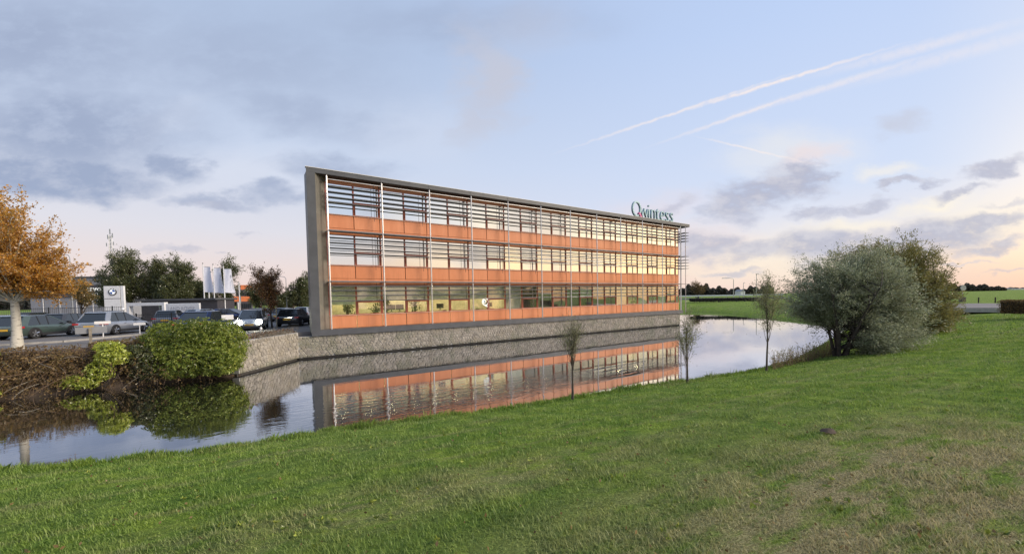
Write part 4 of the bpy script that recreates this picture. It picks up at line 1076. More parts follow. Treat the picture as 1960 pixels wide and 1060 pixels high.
for px, tp, d, lb in ((399, 540, 56, 'bare white pole between the first two flags'), (457, 540, 60, 'bare white pole before the orange and dark building')):
    q = at(px, tp, d); t = thing('flagpole', lb, 'pole', (q.x, q.y, PZ), 0); MB().tube([(0, 0, 0), (0, 0, q.z-PZ)], [.08, .05], 8).build('pole', 'white_paint', t, True)
    MB().tube([(0, 0, q.z-PZ), (0, 0, q.z-PZ+.12)], [.06, .02], 6).build('finial', 'rod_black', t)

# ---------------------------------------------------------------- dealership, pylon, showroom
d = 66; q0 = at(60, 600, d); q1 = at(200, 600, d); wd = q1.x-q0.x
t = thing('dealership_building', 'grey clad car dealership behind the autumn tree with a dark sign band', 'building', (q0.x, q0.y, PZ), R(8)); Hh = at(150, 529, d).z-PZ
MB().box(0, wd-.3, 0, 22, 0, Hh*.52).build('wall', 'clad_grey', t)
for k in range(6):
    w_ = (wd-.3)/6; MB().bbox(k*w_+.03, (k+1)*w_-.03, -.06, -.005, .05, Hh*.50, .01).build('cladding_panel', 'clad_grey', t)
MB().box(-.2, wd-.2, -.25, 22, Hh*.521, Hh*.80).build('fascia', 'sign_dark', t)
MB().box(0, wd+.5, 2.0, 22, Hh*.801, Hh).build('upper_storey', 'clad_grey', t)
MB().box(-.1, wd+.6, 1.8, 22.2, Hh+.001, Hh+.18).build('roof', 'frame_grey', t)
for k in range(4): MB().box(wd*(.15+.2*k), wd*(.15+.2*k)+.06, -.12, -.06, .1, Hh*.5).build('window_mullion', 'white_paint', t)
for (x, h_) in ((wd*.78, 1.2), (wd*.9, 1.7)): MB().box(x, x+.5, 6, 6.5, Hh+.181, Hh+.18+h_).build('roof_vent', 'galv', t)
stand_text(text_mesh('ervors', 1.35, .06, 'white_lit', 'lettering'), 'lettering', t, (wd-3.75, -.30, Hh*.655), .9, .85)
stand_text(text_mesh('entro', .72, .06, 'white_lit', 'lettering'), 'lettering', t, (wd-2.9, -.30, Hh*.56), 1, .9)
# pylon
d = 47; q0 = at(201, 600, d); q1 = at(227, 600, d); wd = q1.x-q0.x; zt = at(214, 547, d).z-PZ
t = thing('sign_pylon', 'tall white sign pylon with a round blue and white car emblem', 'sign', (q0.x, q0.y, PZ), R(12))
zs = [0.0, .36, .52, .70, 1.0]; zs = [0, zt*.30, zt*.33, zt*.66, zt]
for a, b in ((.02, zt*.27), (zt*.28, zt*.31+.0), (zt*.32, zt*.645), (zt*.655, zt)): MB().bbox(0, wd, -.02, .3, a+.015, b-.015, .01).build('panel', 'white_paint', t)
MB().box(.04, wd-.04, .0, .28, 0, zt-.05).build('core', 'frame_grey', t)
MB().box(wd+.06, wd+.36, 0, .28, 0, zt).build('side_panel', 'white_paint', t); MB().box(wd+.002, wd+.058, .02, .26, 0, zt-.02).build('side_gap', 'frame_grey', t)
ce = Vector((wd*.56, -.04, zt*.835)); rr = .42
def disc(c, r, y0, y1, mat, nm, parent): 
    n = 28; p_ = [(c.x+r*math.cos(2*PI*k/n), c.z+r*math.sin(2*PI*k/n)) for k in range(n)]; return MB().prism(p_, c.y+y0, c.y+y1).build(nm, mat, parent)
em_ = disc(ce, rr, -.03, 0, 'sign_dark', 'emblem', t)
disc(ce, rr*.66, -.045, -.032, 'blue_emblem', 'emblem_field', em_)
for a0 in (0, PI): 
    a0 += PI/2; n = 7; pp = [(ce.x, ce.z)] + [(ce.x+rr*.62*math.cos(a0+PI/2*k/n), ce.z+rr*.62*math.sin(a0+PI/2*k/n)) for k in range(n+1)]
    MB().prism(pp, ce.y-.06, ce.y-.047).build('emblem_quarter', 'white_lit', em_)
nn_ = 28; MB().add([(ce.x+r_*math.cos(2*PI*k/nn_), ce.y-.034, ce.z+r_*math.sin(2*PI*k/nn_)) for r_ in (rr*.66, rr*.72) for k in range(nn_)], [(k, (k+1) % nn_, nn_+(k+1) % nn_, nn_+k) for k in range(nn_)]).build('emblem_ring', 'white_lit', em_)
for k, ch in enumerate('BMW'):
    a = PI/2+ (1-k)*.62; o = stand_text(text_mesh(ch, .17, .01, 'white_lit', 'letter'), 'letter', em_, (ce.x+math.cos(a)*rr*.84-.06, ce.y-.036, ce.z+math.sin(a)*rr*.84-.06))
MB().box(.1, wd*.75, -.026, -.022, zt*.235, zt*.243).build('print_line', 'grey_print', t)

# white portal and showroom behind it
d = 46; q0 = at(243, 600, d); q1 = at(315, 600, d); wd = q1.x-q0.x; zt = at(280, 579, d).z-PZ
t = thing('white_portal', 'white square portal frame of the showroom behind the railings', 'portal', (q0.x, q0.y, PZ), 0)
MB().box(0, .28, 0, .5, 0, zt-.36).build('post', 'white_paint', t); MB().box(wd-.28, wd, 0, .5, 0, zt-.36).build('post', 'white_paint', t); MB().box(0, wd, 0, .5, zt-.359, zt).build('lintel', 'white_paint', t)
t = thing('showroom', 'dark low glass showroom behind the white portal', 'building', (q0.x-.9, q0.y+1.6, PZ), 0)
MB().box(0, wd+5.0, 1.2, 4.2, 0, zt+.2).build('wall', 'sign_dark', t); MB().box(-.2, wd+5.2, .6, 4.5, zt+.201, zt+.42).build('roof', 'frame_grey', t)
for k in range(3):
    w_ = MB().box(2.2+k*1.25, 3.25+k*1.25, 1.13, 1.19, .5, zt-.3).build('window', 'clad_grey', t); MB().box(2.26+k*1.25, 3.19+k*1.25, 1.11, 1.12, .56, zt-.36).build('pane', 'window_glass', w_)
q2 = at(317.5, 600, 45); q3 = at(382, 600, 45); zt2, zb2 = at(350, 580.5, 45).z-PZ, at(350, 602, 45).z-PZ
t = thing('dealer_sign', 'long low white sign board with faint grey lettering beside the portal', 'sign', (q2.x, q2.y, PZ), 0); wd2 = q3.x-q2.x
MB().bbox(0, wd2, 0, .22, .5, zt2, .03).build('board', 'white_paint', t)
for k in (0, 1): MB().box(.3+k*(wd2-.9), .5+k*(wd2-.9), .03, .2, 0, .499).build('leg', 'frame_grey', t)
stand_text(text_mesh('LAND ROVER', .62, .01, 'grey_print', 'lettering'), 'lettering', t, (.25, -.008, zt2-.78), .82, 1)

# further buildings
def block(label, px0, px1, top, d, mats, rz=0, floors=None, roofp=None, group=None, depth=12, cat='building', nm='office_block'):
    a, b = at(px0, 600, d), at(px1, 600, d); w = b.x-a.x; H = at((px0+px1)/2, top, d).z-PZ
    rz = (math.atan2(a.y, a.x)-PI/2)*.9; w *= math.cos(rz)
    t = thing(nm, label, cat, (a.x, a.y, PZ), rz, group)
    return t, w, H
t, w, H = block('dark office block with orange bands behind the flagpoles', 449, 482, 545, 105, None)
for k, (z0, z1, mt) in enumerate(((0, .36, 'sign_dark'), (.361, .56, 'orange_paint'), (.561, .82, 'sign_dark'), (.821, 1, 'orange_paint'))):
    x0 = w*.12 if k != 3 else w*.38
    MB().box(x0 if k != 1 else 0, w, 0, 12, H*z0, H*z1).build('wall' if mt == 'sign_dark' else 'band', mt, t)
for k in range(5):
    for z in (.10, .60): MB().box(w*(.44+.11*k), w*(.52+.11*k), -.06, -.01, H*z, H*(z+.17)).build('window', 'car_glass', t)
MB().box(w*.33, w*.40, -.15, -.02, H*.3, H*.98).build('stair_panel', 'galv', t)
MB().box(w*.2, w*.26, -.15, -.02, 0, H*.34).build('column', 'white_paint', t)
t, w, H = block('low white-walled house with an orange canopy left of the office', 528, 568, 578, 70, None)
MB().box(0, w, 0, 6, H*.62, H).build('canopy', 'orange_paint', t); MB().box(w*.1, w*.9, 1, 6, 0, H*.615).build('wall', 'white_paint', t)
for k in range(4): MB().box(w*(.15+.2*k), w*(.27+.2*k), .93, .99, .5, H*.5).build('window', 'car_glass', t)
for i, (a, b, tp, d) in enumerate(((300, 372, 566, 84), (372, 440, 560, 92), (250, 318, 561, 96))):
    t, w, H = block(('grey house with a low brown roof behind the long white sign', 'low brown-roofed house behind the flagpoles', 'dark-roofed house hidden behind the green trees')[i], a, b, tp, d, None, nm='house', group='low houses behind the trees')
    MB().box(0, w, 0, 6, 0, H*.55).build('wall', 'brick_brown', t)
    MB().prism([(-.4, H*.551), (w+.4, H*.551), (w*.93, H), (w*.07, H)], -.4, 6.4).build('roof', 'roof_tile', t)
    for k in range(4): MB().box(w*(.1+.22*k), w*(.22+.22*k), -.06, -.01, 1.0, H*.42).build('window', 'car_glass', t)

# person-sized lamp globes near the building end
for i, (px, py, d) in enumerate(((575, 577, 60), (588, 577, 64), (160, 588, 50), (236, 592, 46))):
    q = at(px, py, d); t = thing('globe_lamp', ('white globe lamp, left of two by the office frame', 'white globe lamp half behind the office frame', 'white globe lamp above the roof of the silver SUV', 'white globe lamp between pylon and portal')[i], 'lamp', (q.x, q.y, PZ), 0, 'white globe lamps')
    MB().tube([(0, 0, 0), (0, 0, q.z-PZ-.2)], .05, 6).build('post', 'galv', t)
    n = 8; MB().tube([(0, 0, q.z-PZ-.2+.4*k/n) for k in range(n+1)], [max(.02, .2*math.sin(PI*k/n)) for k in range(n+1)], 12).build('globe', 'white_paint', t, True)
# ---------------------------------------------------------------- trees and shrubs on the parking side
q = gnd(33, 668, PZ)
make_tree('autumn_tree', 'large golden-orange autumn tree with pale trunk at the left edge', 'tree', (q.x, q.y, PZ), 7.4,
          [(-1.2, 0, 5.2, 3.5, 2.6, 2.2), (.3, .2, 3.7, 2.2, 2.2, 1.4), (1.6, .2, 3.0, 1.3, 1.2, .75), (-.9, 0, 6.7, 1.5, 1.4, 1.1), (-3, .3, 4, 2.2, 2.0, 1.5)],
          'leaf_autumn', 'bark_pale', leaf=.095, aspect=.65, n_leaf=82000, r0=.19, clumps=240, clump_r=.55, seed=11, trunk_frac=.8, lean=(-.5, 0), branch_low=.3)
q = at(157, 612, 38)
make_tree('small_autumn_tree', 'small brown-olive autumn tree behind the silver SUV', 'tree', (q.x, q.y, PZ), 4.4, [(0, 0, 3.3, 1.35, 1.2, .9), (.7, 0, 2.7, 1.0, .9, .5), (-.1, 0, 4.0, 1.5, .9, .8)],
          'leaf_brownolive', 'bark', leaf=.10, aspect=.55, n_leaf=7000, r0=.07, clumps=50, clump_r=.4, seed=12)
def bt(px, topy, d, w, label, mat, seed, n=9000, group='trees beyond the car park', bark='bark', crownlow=.25, leaf=.19, name='background_tree', sparse=1., cl=70):
    q = at(px, 600, d); H = at(px, topy, d).z-PZ
    return make_tree(name, label, 'tree', (q.x, q.y, PZ), H, [(0, 0, H*.52, w, w*.8, H*(.5-crownlow*.5)), (rng_.uniform(-.3, .3)*w, 0, H*.78, w*.55, w*.5, H*.2)], mat, bark,
              leaf=leaf, aspect=.55, n_leaf=int(n*1.7), r0=.16, clumps=cl, clump_r=H*.085, seed=seed, group=group, branch_low=.2)
rng_ = random.Random(4)
bt(208, 512, 60, 2.4, 'low wispy green tree just right of the telecom mast base', 'leaf_green', 21, 5000)
bt(255, 470, 58, 4.0, 'tallest wide green-brown tree behind the white portal', 'leaf_green', 22, 15000, cl=110)
bt(305, 490, 60, 3.2, 'rounded green tree left of the pointed one', 'leaf_green', 23, 12000, cl=90)
bt(353, 484, 58, 2.6, 'pointed dark green tree left of the flags', 'leaf_green', 24, 9000)
bt(330, 520, 56, 2.6, 'bushy green tree filling the gap behind the white sign', 'leaf_green', 25, 9000)
bt(384, 530, 62, 2.8, 'low dark green tree behind the first flag', 'leaf_green', 26, 8000)
bt(432, 493, 60, 2.6, 'thin-crowned tree rising behind the flags', 'leaf_green', 27, 6500, cl=55)
bt(500, 530, 62, 3.0, 'dark green tree left of the rust-coloured tree', 'leaf_green', 28, 8000)
bt(575, 528, 60, 2.3, 'green tree left of the grey office frame', 'leaf_green', 29, 7000)
bt(597, 520, 64, 2.6, 'green tree half hidden by the grey office frame', 'leaf_green', 30, 7000)
bt(548, 556, 70, 3.2, 'low distant dark tree right of the rust-coloured tree', 'leaf_green', 31, 6000)
bt(150, 560, 80, 4, 'dark tree behind the dealership roof', 'leaf_green', 32, 4000)
q = gnd(521, 627, PZ)
make_tree('rust_tree', 'rust-brown autumn tree held by stakes beside the lit headlights', 'tree', (q.x, q.y, PZ), at(521, 513, q.y).z-PZ, [(-.3, 0, 3.9, 1.25, 1.1, 1.1), (0, 0, 3.0, 1.2, 1.1, .8), (0, 0, 1.5, .35, .35, 1.1)],
          'leaf_rust', 'bark', leaf=.10, aspect=.55, n_leaf=11000, r0=.07, clumps=60, clump_r=.42, seed=40, branch_low=.15)
for s, dx in enumerate((-.45, .5)):
    t = thing('tree_stake', ('weathered stake left of the rust-brown tree', 'weathered stake right of the rust-brown tree')[s], 'stake', (q.x+dx, q.y-.2, PZ), 0); MB().tube([(0, 0, 0), (0, 0, 1.7)], .05, 6).build('stake', 'twig_pale', t)

# big evergreen shrub on the bank: rosettes of broad leaves over a branch framework
def shrub(name, label, base, ells, n, leaf, mat, seed, aspect=.42, group=None, inner=None):
    rng = np.random.default_rng(seed); t = thing(name, label, 'shrub', base, 0, group); E = np.array(ells, float)
    w = (E[:, 3]*E[:, 4]+E[:, 4]*E[:, 5]+E[:, 3]*E[:, 5]); idx = rng.choice(len(E), size=int(n/6*1.6), p=w/w.sum())
    d = unit(rng.normal(size=(len(idx), 3))); rad = rng.uniform(.80, 1.05, len(idx))[:, None]*(1+.06*np.sin(d[:, :1]*9+d[:, 2:]*7)+.05*np.sin(d[:, 1:2]*23+d[:, 2:]*19+d[:, :1]*13))
    P = E[idx, :3] + d*E[idx, 3:6]*rad; ok = np.ones(len(P), bool)
    for k, e in enumerate(E): ok &= ~((((P-e[:3])/e[3:6])**2).sum(1) < .60) | (idx == k)
    ok &= P[:, 2] > .05; P = P[ok]; d = d[ok]; m = len(P)
    Pr = np.repeat(P, 6, 0); dr = np.repeat(unit(d + np.array([0, 0, .35])), 6, 0)
    side = unit(np.cross(dr, rng.normal(size=dr.shape))); ax = unit(side*.95 + dr*.35)
    V = leaves('foliage', Pr + ax*leaf*.5, leaf, aspect, mat, rng, ax)
    tag(link('foliage', V, t), kind='stuff')
    lines, rr = [], []
    for k in range(90):
        e = E[rng.integers(len(E))]; dd = unit(rng.normal(size=(1, 3)))[0]; en = e[:3]+dd*e[3:6]*.92
        if en[2] < .1: continue
        st = np.array([e[0]*.5, e[1]*.5, .0]); lines.append(bez(st, (st+en)/2+rng.normal(size=3)*.15, en, 6)); rr.append(np.linspace(.035, .008, 6))
    Vv, F = np_tubes(lines, rr, 4); tag(link('branches', np_mesh('branches', Vv, F, 'bark_dark', 4), t), kind='stuff')
    # inner shade foliage
    Pi = E[rng.integers(len(E), size=n//4)]; dd = unit(rng.normal(size=(len(Pi), 3)))*rng.uniform(.3, .85, len(Pi))[:, None]; Q = Pi[:, :3]+dd*Pi[:, 3:6]; Q = Q[Q[:, 2] > .05]
    tag(link('inner_foliage', leaves('inner_foliage', Q, leaf*1.5, .6, mat, rng), t), kind='stuff')
    return t
bc = Vector((-15.65, 19.6, .15))
shrub('evergreen_shrub', 'big rounded glossy evergreen shrub overhanging the water at the quay corner', bc,
      [(-1.1, -.1, 1.55, 1.25, 1.1, 1.15), (.1, .1, 1.75, 1.25, 1.15, 1.05), (1.05, .25, 1.5, 1.1, 1.05, 1.15), (-.3, -.5, .95, 1.6, 1.0, .95), (1.15, -.1, .85, 1.05, .95, .8), (-1.7, -.4, 1.0, .9, .8, .8)],
      38000, .105, 'leaf_rhodo', 51)
shrub('lime_shrub', 'yellow-green leafy shrub hanging down the brown hedge bank', Vector((-18.35, 17.35, .10)), [(-.5, -.1, .35, .85, .5, .30), (.1, .1, .75, .55, .4, .42), (.45, .3, 1.35, .6, .5, .40), (.15, .5, 1.75, .6, .4, .22)], 3200, .11, 'leaf_lime', 52)
shrub('lime_shrub', 'small yellow-green shrub at the foot of the autumn tree', Vector((-22.0, 16.3, 1.55)), [(-.2, 0, .25, .75, .5, .28)], 900, .10, 'leaf_lime', 53)
shrub('lime_shrub', 'small yellow-green clump by the water at the left edge', Vector((-20.9, 15.6, .10)), [(0, 0, .2, .45, .4, .25)], 500, .10, 'leaf_lime', 54)
shrub('mixed_shrub', 'straggly dark green shrub between the lime shrub and the big evergreen', Vector((-17.25, 18.3, .1)), [(0, 0, 1.1, .75, .5, .6), (.2, .1, .55, .7, .5, .45), (-.3, .2, 1.55, .6, .4, .25)], 3000, .09, 'leaf_green', 56)
shrub('low_shrub', 'low olive shrub between the name plates along the kerb', Vector((-18.1, 19.6, 1.7)), [(0, 0, .2, 1.3, .5, .3), (-1.2, -.7, .15, .8, .5, .25)], 1800, .08, 'leaf_brownolive', 55)

# brown hedge of bare hanging twigs on the bank
def hedge():
    rng = np.random.default_rng(60); t = thing('brown_hedge', 'tangled brown half-bare hedge hanging down the bank to the water', 'hedge', (0, 0, 0))
    path = np.array([(-30, 10.6), (-22.3, 16.0), (-18.0, 19.0), (-15.6, 20.3)]); seg = np.linalg.norm(np.diff(path, axis=0), axis=1); cum = np.r_[0, np.cumsum(seg)]
    def pt(s):
        k = min(np.searchsorted(cum, s)-1, len(seg)-1); k = max(k, 0); u = (s-cum[k])/seg[k]; return path[k]*(1-u)+path[k+1]*u
    out = np.array([.56, -.83])
    L1, R1, L2, R2, LV = [], [], [], [], []
    for i in range(3600):
        s = rng.uniform(0, cum[-1]); a = pt(s); b0 = a + out*rng.uniform(-.4, .7)
        z0 = np.interp(np.dot(b0-a, out), [-.4, .7], [1.85, .7]) + rng.uniform(-.5, .2); st = np.array([b0[0], b0[1], z0])
        hh = rng.uniform(.3, .9); dr = rng.normal(size=2)*.45 + out*.55
        en = st + np.array([dr[0], dr[1], rng.uniform(-.9, .35)])*hh*1.4; en[2] = max(en[2], .04)
        mid = (st+en)/2 + np.array([out[0]*.2, out[1]*.2, rng.uniform(.1, .5)*hh])
        mid[2] = min(mid[2], 2.05)
        q = bez(st, mid, en, 6); (L1 if i % 5 else L2).append(q); (R1 if i % 5 else R2).append(np.linspace(.014, .004, 6)*rng.uniform(.6, 1.6))
        LV.append(q[rng.integers(1, 6, 13)] + rng.normal(size=(13, 3))*.07)
    V, F = np_tubes(L1, R1, 3); tag(link('twigs', np_mesh('twigs', V, F, 'twig_brown', 4), t), kind='stuff')
    V, F = np_tubes(L2, R2, 3); tag(link('pale_twigs', np_mesh('pale_twigs', V, F, 'twig_pale', 4), t), kind='stuff')
    P = np.concatenate(LV); P = P[P[:, 2] > .03]; P[:, 2] = np.minimum(P[:, 2], 2.0)
    tag(link('foliage', leaves('foliage', P, .085, .55, 'leaf_brown', rng), t), kind='stuff')
    P2 = P[rng.integers(0, len(P), 11000)] + rng.normal(size=(11000, 3))*.05; k = hump(P2[:, :2], 3, 1.2) > -.05
    tag(link('green_foliage', leaves('green_foliage', P2[k], .085, .5, 'leaf_brownolive', rng), t), kind='stuff')
hedge()
# heath and dry stems at the quay corner
rng = np.random.default_rng(61); t = thing('corner_planting', 'rust-red and straw-coloured low planting on top of the quay corner', 'plants', (-14.4, 24.3, PZ))
n = 900; P = np.column_stack([rng.uniform(-.5, .35, n), rng.uniform(-3.2, 1.4, n), rng.uniform(0, .28, n)]); tag(link('foliage', leaves('foliage', P, .09, .4, 'leaf_rust', rng), t), kind='stuff')
n = 260; b0 = np.column_stack([rng.uniform(-.4, .4, n), rng.uniform(-2.4, 1.5, n), np.zeros(n)]); ln = [bez(p, p+np.array([.12, -.05, .35]), p+np.array([rng.uniform(.1, .42), rng.uniform(-.3, .2), rng.uniform(-.5, .5)]), 5) for p in b0]
V, F = np_tubes(ln, [[.012, .011, .010, .008, .005]]*n, 3); tag(link('dry_stems', np_mesh('dry_stems', V, F, 'twig_pale', 4), t), kind='stuff')

# ---------------------------------------------------------------- trees on the near bank
def sapling(px, py, topy, label, seed, w, n, low, mat='leaf_sapling', guess=.35, leaf=.06, stems=1):
    g_ = gnd(px, py, guess); z = gz(g_.x, g_.y); g_ = gnd(px, py, z); H = at(px, topy, g_.y).z-z
    return make_tree('young_willow', label, 'tree', (g_.x, g_.y, z-.04), H, [(0, 0, H*(low+.30), w*.8, w*.8, H*(1-low)*.42), (.1, 0, H*.75, w*.5, w*.5, H*.2)], mat, 'bark', leaf=leaf, aspect=.24, n_leaf=n, r0=.045, clumps=24,
                     clump_r=.52, seed=seed, group='young willows along the bank', branch_low=low*.55, stems=stems, radial=.1, twigs=7, droop=-.45)
sapling(1096, 762, 600, 'young willow on the bank in front of the middle of the office', 71, .42, 2400, .38, leaf=.055)
sapling(1316, 731, 588, 'young willow with spreading pale leaves by the right end of the office', 72, .64, 3200, .22, leaf=.06)
sapling(1467, 710, 517, 'taller dark-stemmed young willow left of the big silvery willow', 73, .85, 5200, .38, leaf=.075)
g1 = gnd(1590, 683, .5); z1 = gz(g1.x, g1.y); g1 = gnd(1590, 683, z1)
make_tree('silver_willow', 'big many-stemmed silvery-green willow bush leaning over the water', 'tree', (g1.x+.5, g1.y, z1-.05), 6.0,
          [(-.4, .3, 3.2, 2.2, 1.8, 1.8), (1.2, .2, 3.9, 2.2, 1.9, 1.8), (2.5, .2, 2.6, 1.5, 1.6, 1.8), (1.7, -.7, 1.0, 2.0, 1.3, 1.05), (2.6, .1, 1.4, 1.2, 1.2, 1.3), (-1.3, .5, 2.8, 1.3, 1.2, 1.0), (2.2, 0, 4.3, 1.3, 1.3, 1.2)],
          'leaf_willow', 'bark_dark', leaf=.115, aspect=.24, n_leaf=150000, r0=.085, clumps=330, clump_r=.66, seed=81, stems=9, trunk_frac=.6, branch_low=.10, radial=.35, twigs=8, droop=.12, lean=(.3, 0))
g2 = gnd(1745, 655, 1.5); z2 = gz(g2.x, g2.y); g2 = gnd(1745, 655, z2); 
d2_ = 25.5; q = at(1735, 640, d2_); z2 = gz(q.x, q.y)
make_tree('olive_willow', 'darker olive-brown willow bush with wispy top right behind the silvery one', 'tree', (q.x, q.y, z2-.05), 6.6,
          [(.4, .3, 2.9, 2.3, 2.2, 2.2), (-1.2, .4, 4.4, 2.2, 1.9, 1.7), (1.4, .2, 2.0, 1.6, 1.6, 1.8), (.6, -.3, 1.2, 2.0, 1.4, 1.2), (1.9, .1, 1.2, 1.3, 1.3, 1.1), (-2.4, .6, 4.6, 1.5, 1.4, 1.3), (.2, .2, 5.0, 1.8, 1.6, 1.2)],
          'leaf_olive', 'bark_dark', leaf=.14, aspect=.28, n_leaf=110000, r0=.11, clumps=270, clump_r=.75, seed=82, stems=6, trunk_frac=.65, branch_low=.1, radial=.5, twigs=8)
# rank growth under the willow at the water's edge
rng = np.random.default_rng(62); n = 420; lines = []; LV = []
t = thing('bank_weeds', 'dark dry weeds at the water edge under the silvery willow', 'weeds', (0, 0, 0))
for i in range(n):
    px, py = rng.uniform(1478, 1600), 0; py = np.interp(px, [1478, 1540, 1600], [702, 688, 678]) + rng.normal()*3
    p = gnd(px, py, .3); z = gz(p.x, p.y)
    if z < -.1: continue
    st = np.array([p.x, p.y, z]); en = st + np.array([rng.normal()*.15, rng.normal()*.15, rng.uniform(.2, .85)]); lines.append(bez(st, (st+en)/2, en, 4)); LV.append(lines[-1][1:][rng.integers(0, 3, 8)]+rng.normal(size=(8, 3))*.05)
V, F = np_tubes(lines, [[.008, .007, .006, .003]]*len(lines), 3); tag(link('stems', np_mesh('stems', V, F, 'twig_brown', 4), t), kind='stuff')
tag(link('foliage', leaves('foliage', np.concatenate(LV), .07, .4, 'leaf_olive', rng), t), kind='stuff')
# molehill
p = gnd(1585, 824, 1.8); z = gz(p.x, p.y); p = gnd(1585, 824, z)
rng2 = random.Random(8); mb = MB(); n = 14; rings = [(0, .05), (.035, .035), (.07, .02), (.10, -.01)]; vs = [(0, 0, .04)]
for r_, h_ in rings[1:]: vs += [(r_*math.cos(2*PI*k/n)*rng2.uniform(.8, 1.2)*1.3, r_*math.sin(2*PI*k/n)*rng2.uniform(.8, 1.2), h_+rng2.uniform(-.01, .012)) for k in range(n)]
mb.add(vs, [(0, 1+k, 1+(k+1) % n) for k in range(n)] + [(1+j*n+k, 1+(j+1)*n+k, 1+(j+1)*n+(k+1) % n, 1+j*n+(k+1) % n) for j in range(2) for k in range(n)])
tag(mb.build('molehill', 'soil', None, True, loc=(p.x, p.y, z)), 'small dark molehill in the middle of the lawn', 'molehill')

# ---------------------------------------------------------------- far right and distance
GZ = 2.0
# road and verge at the right
ra, rb, rc, rd = gnd(1700, 581, 1.9), gnd(2200, 583, 1.9), gnd(2200, 590.5, 1.9), gnd(1700, 591, 1.9)
mb = MB(); mb.add([(v.x, v.y, 1.985) for v in (rd, rc, rb, ra)] + [(v.x, v.y, 1.6) for v in (rd, rc, rb, ra)], [(0, 1, 2, 3)] + [(i, i+4, (i+1) % 4+4, (i+1) % 4) for i in range(4)])
tag(mb.build('road', 'asphalt'), kind='structure')
e0, e1_ = gnd(1700, 592, 1.95), gnd(1914, 592, 1.95)
strip('road_kerb', 'kerb', [(e0.x, e0.y), (e1_.x, e1_.y)], .25, 1.7, 2.04)
def clipped(name, label, a, b, h, th, mat, seed, n, leaf=.08):
    a, b = Vector(a), Vector(b); d = b-a; L = d.length; rng = np.random.default_rng(seed); t = thing(name, label, 'hedge', a, math.atan2(d.y, d.x))
    MB().box(.1, L-.1, -th*.42, th*.42, 0, h*.92).build('branches', 'bark_dark', t)
    P = np.column_stack([rng.uniform(0, L, n), rng.uniform(-th/2, th/2, n), rng.uniform(0, h, n)]); k = rng.integers(0, 3, n)
    P[k == 0, 1] = -th/2; P[k == 1, 2] = h; P += rng.normal(size=P.shape)*.04
    tag(link('foliage', leaves('foliage', P, leaf, .6, mat, rng), t), kind='stuff')
a, b = gnd(1917, 598, 1.9), gnd(2080, 601, 1.9)
clipped('dark_hedge', 'low dark clipped hedge beside the road at the right edge', (a.x, a.y, 1.85), (b.x, b.y, 1.85), .95, 1.0, 'leaf_brown', 91, 9000)
# marker sign at the road
q = gnd(1842, 577, 1.95); d = q.y
t = thing('road_sign', 'grey road sign post with a round plate beyond the road', 'sign', (q.x, q.y, 1.9), 0)
Hs = at(1842, 545, d).z-1.9
MB().tube([(0, 0, 0), (0, 0, Hs)], .06, 6).build('post', 'galv', t); MB().tube([(0, -.1, Hs-.45), (0, -.07, Hs-.45)], .42, 16).build('plate', 'galv', t); MB().box(-.35, .3, -.2, .2, 0, Hs*.28).build('cabinet', 'sign_dark', t)
for i, px in enumerate((1873, 1905)):
    q = gnd(px, 579, 1.95); t = thing('marker_post', ('short dark marker post beyond the road, left one', 'short dark marker post beyond the road near the hedge')[i], 'post', (q.x, q.y, 1.9), 0); MB().tube([(0, 0, 0), (0, 0, .75)], .07, 6).build('post', 'bark_dark', t)
# distant wood bands
def wood(label, px0, px1, d, tops, mat, seed, n, leaf=1.2, name='distant_wood'):
    rng = np.random.default_rng(seed); k = n; px = rng.uniform(px0, px1, k); xs, ys = zip(*tops); pts = []
    tp = np.interp(px, xs, ys); wig = 1+.22*np.sin(px*.21+seed)+.15*np.sin(px*.53+1)
    for p_, t_, w_ in zip(px, tp, wig):
        q = at(p_, t_, d*rng.uniform(.96, 1.06)); zt = 2+(q.z-2)*w_; pts.append((q.x, q.y, 1.6+(zt-1.6)*rng.uniform(0, 1)**.6))
    o = link(name, leaves(name, np.array(pts), leaf, .8, mat, rng)); return tag(o, label, 'trees', kind='stuff')
wood('far dark line of trees on the horizon right of the office', 1300, 1480, 420, [(1300, 551), (1350, 549), (1400, 555), (1440, 552), (1480, 549)], 'leaf_hazed', 1, 9000, 2.6)
wood('far rounded line of trees on the horizon at the right', 1790, 1925, 420, [(1790, 549), (1850, 546), (1880, 547), (1925, 552)], 'leaf_hazed', 2, 9000, 2.4)
wood('very far low tree line between the willow and the right edge', 1850, 2050, 900, [(1850, 551), (2050, 551)], 'leaf_hazed', 3, 5000, 3.)
wood('far low tree line behind the office and car park', -200, 620, 330, [(-200, 572), (200, 571), (620, 563)], 'leaf_hazed', 4, 12000, 3.)
q = at(1335, 560, 170)
make_tree('bare_tree', 'half-bare reddish tree standing on the far bank right of the office', 'tree', (q.x, q.y, 1.9), at(1335, 533, 170).z-1.9, [(0, 0, 5.0, 4.4, 3.5, 2.9)], 'leaf_brown', 'bark_dark', leaf=.26, aspect=.6, n_leaf=3600, r0=.22, clumps=80, clump_r=.9, seed=95, branch_low=.1, stems=3)
